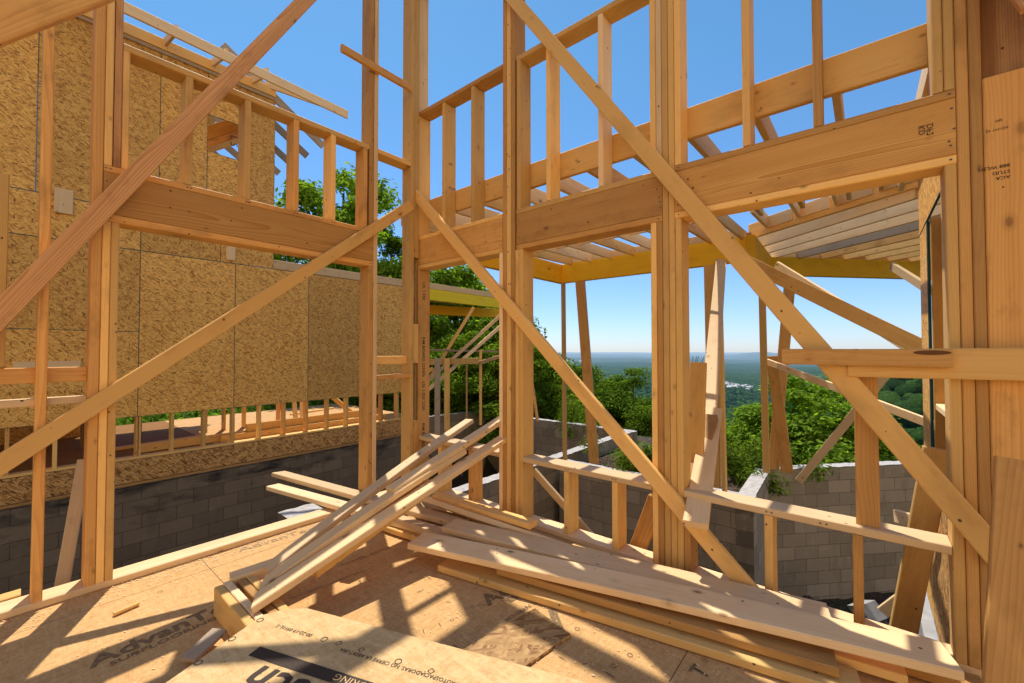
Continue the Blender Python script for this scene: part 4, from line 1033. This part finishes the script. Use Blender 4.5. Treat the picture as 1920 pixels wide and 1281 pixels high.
M['bush_leaf'] = leaf_mat('bush_leaf', (0.05, 0.085, 0.012), (0.15, 0.22, 0.03), 0.5)

def quads_mesh(name, C, N, S, mat, asp=1.05):
    """many small leaf faces: centres C, normals N, sizes S"""
    n = len(C)
    N = N / np.linalg.norm(N, axis=1, keepdims=True)
    a = RNG.normal(size=(n, 3)); U = np.cross(N, a); U /= np.linalg.norm(U, axis=1, keepdims=True); W = np.cross(N, U)
    S = S[:, None]
    # a pointed leaf of four corners, folded a little along the midrib
    co = np.stack([C - U * S, C - W * S * asp * 0.5 + N * S * 0.12, C + U * S, C + W * S * asp * 0.5 + N * S * 0.12], 1).reshape(-1, 3)
    me = bpy.data.meshes.new(name)
    me.vertices.add(4 * n); me.vertices.foreach_set('co', co.ravel())
    me.loops.add(4 * n); me.loops.foreach_set('vertex_index', np.arange(4 * n))
    me.polygons.add(n); me.polygons.foreach_set('loop_start', np.arange(0, 4 * n, 4))
    me.update(calc_edges=True)
    me.materials.append(M[mat])
    return me

def trunk_mesh(H, r0, limbs, lean, seed):
    rg = random.Random(seed); vs, fs = [], []
    def tube(pts, rads, k=7):
        b = len(vs)
        for i, (p, r) in enumerate(zip(pts, rads)):
            d = (V(pts[min(i + 1, len(pts) - 1)]) - V(pts[max(i - 1, 0)])).normalized()
            u = d.orthogonal().normalized(); w = d.cross(u)
            for j in range(k):
                an = 2 * math.pi * j / k; vs.append((V(p) + (u * math.cos(an) + w * math.sin(an)) * r)[:])
        for i in range(len(pts) - 1):
            for j in range(k): fs.append((b + i * k + j, b + i * k + (j + 1) % k, b + (i + 1) * k + (j + 1) % k, b + (i + 1) * k + j))
    n = 9; pts = [(lean[0] * (i / n) ** 1.5 + rg.uniform(-.08, .08) * i / n, lean[1] * (i / n) ** 1.5 + rg.uniform(-.08, .08) * i / n, H * i / n) for i in range(n + 1)]
    tube(pts, [r0 * (1 - 0.85 * i / n) + 0.01 for i in range(n + 1)])
    tips = []
    for q in range(limbs):
        h = rg.uniform(0.38, 0.95); b = V(pts[int(h * n)]); an = rg.uniform(0, 6.28); L = H * rg.uniform(0.16, 0.34) * (1.25 - 0.6 * h)
        d = V((math.cos(an), math.sin(an), rg.uniform(0.15, 0.8)))
        m_ = [b + d * L * u + V((rg.uniform(-.1, .1), rg.uniform(-.1, .1), -0.12 * L * u * u)) for u in (0, .3, .6, 1)]
        tube([p[:] for p in m_], [r0 * 0.38 * (1 - 0.8 * u) + 0.008 for u in (0, .3, .6, 1)], 5)
        tips += [m_[1], m_[2], m_[3], m_[3]]
    return vs, fs, tips

def broadleaf(H, R, seed, n_leaf, base=0.28, mat='leaf', size=0.10, limbs=16, lean=(0.3, 0.2)):
    """returns (trunk mesh, crown mesh); the crown is leaf clumps gathered round the limb ends"""
    global RNG
    RNG = np.random.default_rng(seed)
    vs, fs, tips = trunk_mesh(H * 0.93, H * 0.017 + 0.03, limbs, lean, seed)
    tm = bpy.data.meshes.new('trunk'); tm.from_pydata(vs, [], fs); tm.materials.append(M['bark'])
    for f in tm.polygons: f.use_smooth = True
    nc = 95
    cen = []
    for tp in tips:
        cen.append((tp.x + RNG.normal() * 0.25, tp.y + RNG.normal() * 0.25, tp.z + RNG.normal() * 0.25))
    while len(cen) < nc:
        u = RNG.random() ** 0.8; z = H * (base + (1 - base) * u)
        prof = R * (math.sin(math.pi * min(1, 0.15 + 0.82 * u)) ** 0.75) * (0.75 + 0.4 * RNG.random())
        a = RNG.random() * 2 * math.pi; rad = prof * math.sqrt(RNG.random() * 0.75 + 0.25)
        cen.append((rad * math.cos(a) + lean[0] * u, rad * math.sin(a) + lean[1] * u, z))
    cen = np.array(cen[:nc + 20]); k = len(cen)
    cr = R * (0.13 + 0.17 * RNG.random(k))
    idx = RNG.integers(0, k, n_leaf)
    d = RNG.normal(size=(n_leaf, 3)); d /= np.linalg.norm(d, axis=1, keepdims=True)
    rad = cr[idx] * (RNG.random(n_leaf) ** 0.45)
    C = cen[idx] + d * rad[:, None] * np.array([1.15, 1.15, 0.72])
    N = d * 0.7 + np.array([0, 0, 0.55]) + RNG.normal(size=(n_leaf, 3)) * 0.55
    S = size * (0.55 + 0.9 * RNG.random(n_leaf))
    return tm, quads_mesh('crown', C, N, S, mat)

def conifer(H, R, seed, n_leaf):
    global RNG
    RNG = np.random.default_rng(seed)
    vs, fs, tips = trunk_mesh(H, H * 0.014 + 0.03, 4, (0.1, 0.1), seed)
    tm = bpy.data.meshes.new('trunk'); tm.from_pydata(vs, [], fs); tm.materials.append(M['bark'])
    nb = 70; bz = np.linspace(0.3, 0.99, nb) * H; ba = RNG.random(nb) * 6.28; bl = R * (1.02 - np.linspace(0.15, 1, nb)) * (0.6 + 0.6 * RNG.random(nb)) + 0.12
    i = RNG.integers(0, nb, n_leaf); u = RNG.random(n_leaf) ** 0.7
    C = np.stack([np.cos(ba[i]) * bl[i] * u, np.sin(ba[i]) * bl[i] * u, bz[i] + 0.25 * bl[i] * u], 1) + RNG.normal(size=(n_leaf, 3)) * 0.13
    N = RNG.normal(size=(n_leaf, 3)) + np.array([0, 0, 0.5])
    return tm, quads_mesh('crown', C, N, 0.13 * (0.5 + RNG.random(n_leaf)), 'needle', 0.22)

protos = [broadleaf(11.0, 3.6, 11, 36000), broadleaf(12.5, 3.2, 23, 34000, 0.25, 'leaf_dark'), broadleaf(9.0, 3.4, 37, 42000, 0.15, 'leaf'), broadleaf(10.0, 3.8, 41, 42000, 0.12, 'leaf_dark'), conifer(11.5, 2.3, 5, 14000)]
def tree(name, pk, loc, s, rz, label, group, sz=None):
    o = empty(name, loc, label, 'tree', group)
    o.rotation_euler = (0, 0, rz); o.scale = (s, s, sz or s)
    for nm, me in zip(('trunk', 'crown'), protos[pk]):
        c = bpy.data.objects.new(nm, me); link(c, o)
    return o
def gz(x, y): return float(terrain(np.array([x]), np.array([y]))[0])
def tree_at(pk, px_az, dist, top_el, label, group, rz, name='broadleaf_tree', smul=1.0):
    """stand a tree on the ground at a heading (deg left + of the X axis) and distance, tall enough to reach an elevation"""
    a = math.radians(px_az); x, y = dist * math.cos(a), dist * math.sin(a)
    z = gz(x, y) - 0.1
    H0 = (11.0, 12.5, 9.0, 10.0, 11.5)[pk]
    top = 1.32 + dist * math.tan(math.radians(top_el))
    s = (top - z) / H0
    return tree(name, pk, (x, y, z), s * smul, rz, label, group, s)
gl = 'trees rising behind the wing'
tree_at(0, 62.0, 17.0, 21.5, 'tall bright leafy tree seen between the short studs above the left header', gl, 0.3)
tree_at(1, 57.5, 21.0, 16.5, 'tall leafy tree filling the gap left of the doubled post', gl, 1.7)
tree_at(4, 52.6, 22.0, 12.5, 'dark conifer standing in the gap beside the corner post', gl, 0.5, 'conifer_tree')
tree_at(0, 54.5, 16.0, 9.8, 'bright leafy tree low in the gap beside the corner post', gl, 2.2)
tree_at(2, 48.0, 17.5, 10.5, 'broad leafy tree whose crown tops the porch header', gl, 4.0)
tree_at(1, 44.5, 19.0, 9.5, 'thin crowned tree behind the right end of the porch header', gl, 0.9)
gm = 'trees behind the far bay'
tree_at(3, 50.5, 15.5, 3.5, 'dark bushy tree behind the stamped trimmer', gm, 3.3)
tree_at(2, 46.0, 15.5, 3.0, 'leafy tree in the middle of the far bay', gm, 5.1)
tree_at(3, 42.0, 16.5, 4.5, 'sparse tree with dark limbs at the right of the far bay', gm, 1.1)
tree_at(3, 55.0, 18.0, 3.0, 'shadowy tree at the end of the wing deck', gm, 2.4)
tree_at(2, 60.0, 19.0, 2.0, 'low tree at the back edge of the wing deck', gm, 2.9)
for k_, az_, d_, e_, lab, rz_ in ((3, 53.0, 19.5, 4.0, 'leafy tree seen under the porch header near the corner post', 0.6), (2, 57.5, 18.5, 3.5, 'bushy tree past the far edge of the sunlit wing deck', 1.9),
    (3, 64.0, 20.0, 3.0, 'dark tree past the wing deck left of the low kicker', 3.1), (2, 69.0, 21.0, 3.0, 'tree past the wing deck behind the back partition', 4.4), (2, 50.0, 14.5, 1.0, 'low bright tree right behind the far bay block wall', 5.5),
    (0, 44.0, 14.5, 2.0, 'bright young tree behind the slim far bay post', 2.7), (2, 40.0, 14.0, 0.5, 'dense tree behind the left post bundle', 0.1)):
    tree_at(k_, az_, d_, e_, lab, gm, rz_, smul=1.3)
gr_ = 'trees on the slope below the bays'
for k_, az_, d_, e_, lab, rz_, sm_, nm_ in (
    (0, 38.5, 13.5, 0.8, 'bright green tree just right of the left post bundle', 0.2, 1.2, 0),
    (2, 35.8, 15.5, -0.6, 'dense green tree just right of the slim corner post', 2.0, 1.2, 0),
    (3, 33.2, 15.5, -1.2, 'green tree behind the thick leaning post', 4.2, 1.2, 0),
    (0, 30.2, 17.0, -3.0, 'round topped tree between the leaning post and the middle bundle', 3.0, 1.15, 0),
    (3, 27.6, 21.0, -6.2, 'smaller tree in the dip left of the middle bundle', 4.4, 1.2, 0),
    (1, 24.4, 17.0, -2.6, 'pointed bright tree beside the middle bundle', 5.2, 1.25, 0),
    (2, 22.0, 15.0, -7.5, 'leafy tree low behind the middle bundle', 0.7, 1.2, 0),
    (2, 18.0, 19.0, -7.2, 'leafy tree behind the three ply post', 1.3, 1.2, 0),
    (2, 13.8, 19.0, -9.4, 'low tree between the three ply post and the upright bay post', 2.6, 1.2, 0),
    (0, 4.6, 16.5, -3.2, 'large round oak behind the crossing braces of the near bay', 0.8, 1.5, 0),
    (3, 0.6, 18.0, -8.0, 'darker oak right of the large round one', 3.9, 1.1, 0),
    (2, 9.2, 18.0, -8.0, 'low green tree left of the large round oak', 4.9, 1.2, 0),
    (1, -2.8, 22.0, -10.0, 'tree on the slope beside the return wall', 0.4, 1.1, 0),
    (3, 16.0, 24.0, -9.2, 'tree crown low behind the sunlit kicker', 5.7, 1.3, 0)):
    tree_at(k_, az_, d_, e_, lab, gr_, rz_, smul=sm_)
# shrubs and weeds on the ledge outside the bays
def bush(loc, R, seed, label, n=1500):
    global RNG
    RNG = np.random.default_rng(seed)
    k = 14; cen = np.stack([RNG.normal(size=k) * R * 0.5, RNG.normal(size=k) * R * 0.5, RNG.random(k) * R * 0.7 + 0.08], 1)
    i = RNG.integers(0, k, n); d = RNG.normal(size=(n, 3)); d /= np.linalg.norm(d, axis=1, keepdims=True)
    C = cen[i] + d * (R * 0.33 * RNG.random(n) ** 0.5)[:, None]
    C[:, 2] = np.maximum(C[:, 2], 0.0)
    me = quads_mesh('shrub', C, d + np.array([0, 0, 0.6]) + RNG.normal(size=(n, 3)) * 0.4, 0.045 * (0.5 + RNG.random(n)), 'bush_leaf', 0.5)
    o = bpy.data.objects.new('shrub', me); link(o); o.location = loc
    return tag(o, label, 'shrub', 'weeds on the ledge outside the bays')
for q, (px, lab) in enumerate((((7.918, 1.739, -0.620), 'bright weed clump beside the three ply post'), ((7.928, 1.524, -0.620), 'bright weed clump left of the lit mortar corner'),
                            ((7.021, 2.812, -0.620), 'weedy shrub beside the middle bundle above the block wall'), ((11.335, 1.024, -0.900), 'low shrub on the rock behind the near bay wall'),
                            ((9.797, 5.797, -0.700), 'yellow green shrub above the far block wall behind the slim post'), ((12.000, 0.463, -0.900), 'shrub in the shade of the large round oak'))):
    z = gz(px[0], px[1]); bush((px[0], px[1], z - 0.05), (0.75, 0.7, 0.7, 0.6, 0.9, 0.7)[q], 60 + q, lab, 2600)
# undergrowth that closes the view beneath the tree crowns
def undergrowth():
    global RNG
    RNG = np.random.default_rng(99)
    k = 420; x = np.concatenate([RNG.uniform(-7, 18, 240), RNG.uniform(10.5, 16, 180)]); y = np.concatenate([RNG.uniform(12.6, 21, 240), RNG.uniform(6.5, 13, 180)])
    z = terrain(x, y); hh = RNG.uniform(0.3, 2.2, k)
    n = 60000; i = RNG.integers(0, k, n); d = RNG.normal(size=(n, 3)); d /= np.linalg.norm(d, axis=1, keepdims=True)
    C = np.stack([x[i], y[i], z[i] + hh[i] * 0.6], 1) + d * (RNG.random(n) ** 0.5)[:, None] * np.array([0.9, 0.9, 0.8])
    me = quads_mesh('undergrowth', C, d + np.array([0, 0, 0.6]) + RNG.normal(size=(n, 3)) * 0.5, 0.085 * (0.5 + RNG.random(n)), 'leaf_dark', 0.9)
    o = bpy.data.objects.new('undergrowth', me); link(o)
    return tag(o, 'leafy undergrowth around the foot of the trees', 'undergrowth', kind='stuff')
undergrowth()
# gravel and leaf litter on the ledge
def stones():
    rg = random.Random(3); vs, fs = [], []
    for i in range(1500):
        x = rg.uniform(6.25, 7.7); y = rg.uniform(1.35, 4.0); r = rg.uniform(0.012, 0.045)
        z = gz(x, y) + r * 0.3
        b = len(vs)
        for v in ((r, 0, 0), (-r, 0, 0), (0, r, 0), (0, -r, 0), (0, 0, r * .8), (0, 0, -r)): vs.append((x + v[0] * rg.uniform(.6, 1.2), y + v[1] * rg.uniform(.6, 1.2), z + v[2]))
        for f in ((0, 2, 4), (2, 1, 4), (1, 3, 4), (3, 0, 4), (2, 0, 5), (1, 2, 5), (3, 1, 5), (0, 3, 5)): fs.append(tuple(b + q for q in f))
    return mesh_obj('gravel', vs, fs, flat('brown_gravel', (0.17, 0.11, 0.075), 0.9, 3, 0.7))
tag(stones(), 'brown gravel and leaf litter on the ledge outside the bay walls', 'gravel', kind='stuff')

# rubble in the pit
def rubble():
    rg = random.Random(4); vs, fs = [], []
    for i in range(900):
        x = rg.uniform(3.0, 8.2); y = rg.uniform(-1.5, 1.0); r = rg.uniform(0.02, 0.07); z = -2.58
        b = len(vs)
        for v in ((r, 0, 0), (-r, 0, 0), (0, r, 0), (0, -r, 0), (0, 0, r * .8), (0, 0, -r)): vs.append((x + v[0] * rg.uniform(.6, 1.3), y + v[1] * rg.uniform(.6, 1.3), z + v[2]))
        for f in ((0, 2, 4), (2, 1, 4), (1, 3, 4), (3, 0, 4), (2, 0, 5), (1, 2, 5), (3, 1, 5), (0, 3, 5)): fs.append(tuple(b + q for q in f))
    return mesh_obj('rubble', vs, fs, flat('grey_rubble', (0.12, 0.10, 0.085), 0.9, 3, 0.7))
tag(rubble(), 'dark earth and rubble on the pit floor', 'rubble', kind='stuff')

# forest canopy rolling down to the valley: one mass of tree crowns
def canopy():
    bm = bmesh.new(); bmesh.ops.create_icosphere(bm, subdivisions=3, radius=1.0)
    base = np.array([v.co[:] for v in bm.verts]); tri = np.array([[v.index for v in f.verts] for f in bm.faces]); bm.free()
    bm = bmesh.new(); bmesh.ops.create_icosphere(bm, subdivisions=2, radius=1.0)
    base2 = np.array([v.co[:] for v in bm.verts]); tri2 = np.array([[v.index for v in f.verts] for f in bm.faces]); bm.free()
    r = np.random.default_rng(77)
    vs, fs, off = [], [], 0
    def add(n, r0, r1, a0, a1, B, T, sc):
        nonlocal off
        rad = np.sqrt(r.random(n) * (r1 ** 2 - r0 ** 2) + r0 ** 2); az = a0 + (a1 - a0) * r.random(n)
        x = CTR[0] + rad * np.cos(az); y = CTR[1] + rad * np.sin(az); z = terrain(x, y)
        for i in range(n):
            s = sc * (0.65 + 0.7 * r.random())
            f3 = np.array([3.1, 3.7, 2.9]) * (0.8 + 0.4 * r.random(3)); ph = r.random(3) * 6.28
            d = 1 + 0.20 * (np.sin(B[:, 0] * f3[0] + ph[0]) + np.sin(B[:, 1] * f3[1] + ph[1]) + np.sin(B[:, 2] * f3[2] + ph[2])) / 1.5 + 0.13 * r.normal(size=len(B))
            P = B * d[:, None] * np.array([s, s, s * 0.95]) + np.array([x[i], y[i], z[i] + s * 0.55 + 3.0])
            vs.append(P); fs.append(T + off); off += len(B)
    add(1300, 24, 130, -0.55, 1.2, base, tri, 3.0)
    add(6000, 110, 800, -0.45, 0.95, base2, tri2, 5.2)
    add(9000, 700, 1900, -0.25, 0.75, base2, tri2, 6.5)
    co = np.concatenate(vs); f = np.concatenate(fs)
    me = bpy.data.meshes.new('forest_canopy')
    me.vertices.add(len(co)); me.vertices.foreach_set('co', co.ravel())
    me.loops.add(f.size); me.loops.foreach_set('vertex_index', f.ravel())
    me.polygons.add(len(f)); me.polygons.foreach_set('loop_start', np.arange(0, f.size, 3))
    me.update(calc_edges=True)
    m = newmat('forest_canopy'); t = NT(m)
    ge = t.n('ShaderNodeNewGeometry'); tc = t.n('ShaderNodeTexCoord'); p = tc.outputs['Object']
    n1 = t.noise(p, 1.1, 5, 0.75); n2 = t.noise(p, 0.02, 3)
    hh = t.math('ADD', n1, t.math('MULTIPLY', t.math('SUBTRACT', ge.outputs['Random Per Island'], 0.5), 0.35))
    c = t.ramp(hh, [(0.30, (0.005, 0.013, 0.003)), (0.52, (0.030, 0.068, 0.010)), (0.78, (0.080, 0.145, 0.020))])
    c = t.mix(t.math('MULTIPLY', t.math('SUBTRACT', n2, 0.45), 2.0, clamp=True), c, t.mix(0.5, c, (0.02, 0.045, 0.02)))
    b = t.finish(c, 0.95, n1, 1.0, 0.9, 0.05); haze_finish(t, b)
    me.materials.append(m)
    o = bpy.data.objects.new('forest_canopy', me); link(o)
    return tag(o, 'continuous forest canopy rolling down the slope to the valley', 'forest', kind='stuff')
canopy()

# settlements and a pale works clearing far down in the valley
def town(n, az0, az1, r0, r1, seed, s0, s1, cat, lab, grp, name):
    rg = random.Random(seed)
    for i in range(n):
        az = math.radians(rg.uniform(az0, az1)); r = rg.uniform(r0, r1); x, y = r * math.cos(az), r * math.sin(az); z = gz(x, y)
        s = rg.uniform(s0, s1); w, d, h = s, s * rg.uniform(0.6, 1.1), s * 0.35
        vs = [(-w, -d, 0), (w, -d, 0), (w, d, 0), (-w, d, 0), (-w, -d, h), (w, -d, h), (w, d, h), (-w, d, h), (-w, 0, h * 1.9), (w, 0, h * 1.9)]
        o = mesh_obj(name, vs, [(0, 1, 5, 4), (1, 2, 6, 9, 5), (2, 3, 7, 6), (3, 0, 4, 8, 7), (4, 5, 9, 8), (6, 7, 8, 9)], random.choice(hm), None, (x, y, z + 4.0))
        o.rotation_euler = (0, 0, rg.uniform(0, 3.1))
        tag(o, lab, cat, grp)
hm = []
for nm, cc in (('pale_siding', (0.6, 0.58, 0.55)), ('grey_roofing', (0.22, 0.22, 0.24)), ('white_siding', (0.75, 0.75, 0.75))):
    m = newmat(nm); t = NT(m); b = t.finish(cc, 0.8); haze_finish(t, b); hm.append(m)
town(34, 10.4, 13.0, 1950, 2250, 5, 6, 11, 'house', 'small pale house in the valley clearing seen beside the three ply post', 'houses in the valley clearing', 'distant_house')
town(10, 29, 34, 4200, 7000, 6, 25, 60, 'building', 'white roofed building far off near the horizon', 'far buildings near the horizon', 'distant_building')
town(8, 15, 25, 5200, 8500, 8, 25, 60, 'building', 'white roofed building far off near the horizon', 'far buildings near the horizon', 'distant_building')

# ------------------------------------------------------------------ LIGHT, SKY, CAMERA
sun_dir = V((0.195, 0.385, 1.0)).normalized()
el = math.asin(sun_dir.z); az = math.atan2(sun_dir.y, sun_dir.x)
sl = bpy.data.lights.new('sun', 'SUN'); sl.energy = 5.0; sl.angle = math.radians(0.53); sl.color = (1.0, 0.94, 0.86)
so = bpy.data.objects.new('sun', sl); link(so); so.rotation_euler = sun_dir.to_track_quat('Z', 'Y').to_euler(); so.location = (10, 10, 25)
w = bpy.data.worlds.new('World'); scene.world = w; w.use_nodes = True
nt = w.node_tree; nt.nodes.clear()
sky = nt.nodes.new('ShaderNodeTexSky'); sky.sky_type = 'NISHITA'; sky.sun_disc = False
sky.sun_elevation = el; sky.sun_rotation = math.pi / 2 - az
sky.altitude = 300; sky.air_density = 1.0; sky.dust_density = 0.25; sky.ozone_density = 3.0
gm_ = nt.nodes.new('ShaderNodeMix'); gm_.data_type = 'RGBA'; gm_.blend_type = 'MULTIPLY'; gm_.inputs[0].default_value = 1.0
tcw = nt.nodes.new('ShaderNodeTexCoord'); sxw = nt.nodes.new('ShaderNodeSeparateXYZ'); rw_ = nt.nodes.new('ShaderNodeValToRGB')
nt.links.new(tcw.outputs['Generated'], sxw.inputs[0]); nt.links.new(sxw.outputs[2], rw_.inputs[0])
e = rw_.color_ramp.elements
e[0].position = 0.0; e[0].color = (0.74, 0.84, 1.14, 1); e[1].position = 0.55; e[1].color = (0.66, 1.06, 1.16, 1)
bg = nt.nodes.new('ShaderNodeBackground'); bg.inputs['Strength'].default_value = 0.15
wo = nt.nodes.new('ShaderNodeOutputWorld')
nt.links.new(sky.outputs[0], gm_.inputs[6]); nt.links.new(rw_.outputs[0], gm_.inputs[7])
# added fill light: warm cloud-like glow in the unseen sky behind the viewpoint
dt = nt.nodes.new('ShaderNodeVectorMath'); dt.operation = 'DOT_PRODUCT'; dt.inputs[1].default_value = (-0.77, -0.64, 0.10)
nt.links.new(tcw.outputs['Generated'], dt.inputs[0])
nz = nt.nodes.new('ShaderNodeTexNoise'); nz.inputs['Scale'].default_value = 2.4; nz.inputs['Detail'].default_value = 5
nt.links.new(tcw.outputs['Generated'], nz.inputs['Vector'])
ad = nt.nodes.new('ShaderNodeMath'); ad.operation = 'MULTIPLY_ADD'; ad.inputs[1].default_value = 0.5
nt.links.new(nz.outputs[0], ad.inputs[0]); nt.links.new(dt.outputs['Value'], ad.inputs[2])
mr = nt.nodes.new('ShaderNodeMapRange'); mr.interpolation_type = 'SMOOTHSTEP'; mr.inputs[1].default_value = 0.45; mr.inputs[2].default_value = 0.85
nt.links.new(ad.outputs[0], mr.inputs[0])
cm = nt.nodes.new('ShaderNodeMix'); cm.data_type = 'RGBA'; cm.inputs[7].default_value = (10.5, 7.8, 4.9, 1)
lo = nt.nodes.new('ShaderNodeMapRange'); lo.interpolation_type = 'SMOOTHSTEP'; lo.inputs[1].default_value = 0.62; lo.inputs[2].default_value = 0.28
nt.links.new(sxw.outputs[2], lo.inputs[0])
mm = nt.nodes.new('ShaderNodeMath'); mm.operation = 'MULTIPLY'; nt.links.new(mr.outputs[0], mm.inputs[0]); nt.links.new(lo.outputs[0], mm.inputs[1])
nt.links.new(mm.outputs[0], cm.inputs[0]); nt.links.new(gm_.outputs[2], cm.inputs[6])
nt.links.new(cm.outputs[2], bg.inputs[0]); nt.links.new(bg.outputs[0], wo.inputs[0])

cam = bpy.data.cameras.new('camera'); co_ = bpy.data.objects.new('camera', cam); link(co_)
cam.sensor_width = 36.0; cam.lens = 36.0 * 792.0 / 1920.0; cam.clip_start = 0.02; cam.clip_end = 60000
H_ = math.radians(39.9); P_ = math.atan(16.5 / 792.0)
fw = V((math.cos(H_) * math.cos(P_), math.sin(H_) * math.cos(P_), math.sin(P_)))
co_.location = (0, 0, 1.32); co_.rotation_euler = fw.to_track_quat('-Z', 'Y').to_euler()
scene.camera = co_
scene.view_settings.view_transform = 'Standard'; scene.view_settings.look = 'None'; scene.view_settings.exposure = 0.0
scene.render.engine = 'CYCLES'
cy = scene.cycles
cy.use_denoising = True
cy.max_bounces = 10; cy.diffuse_bounces = 6; cy.glossy_bounces = 3; cy.transmission_bounces = 4; cy.transparent_max_bounces = 6
cy.caustics_reflective = False; cy.caustics_refractive = False
cy.sample_clamp_indirect = 8.0
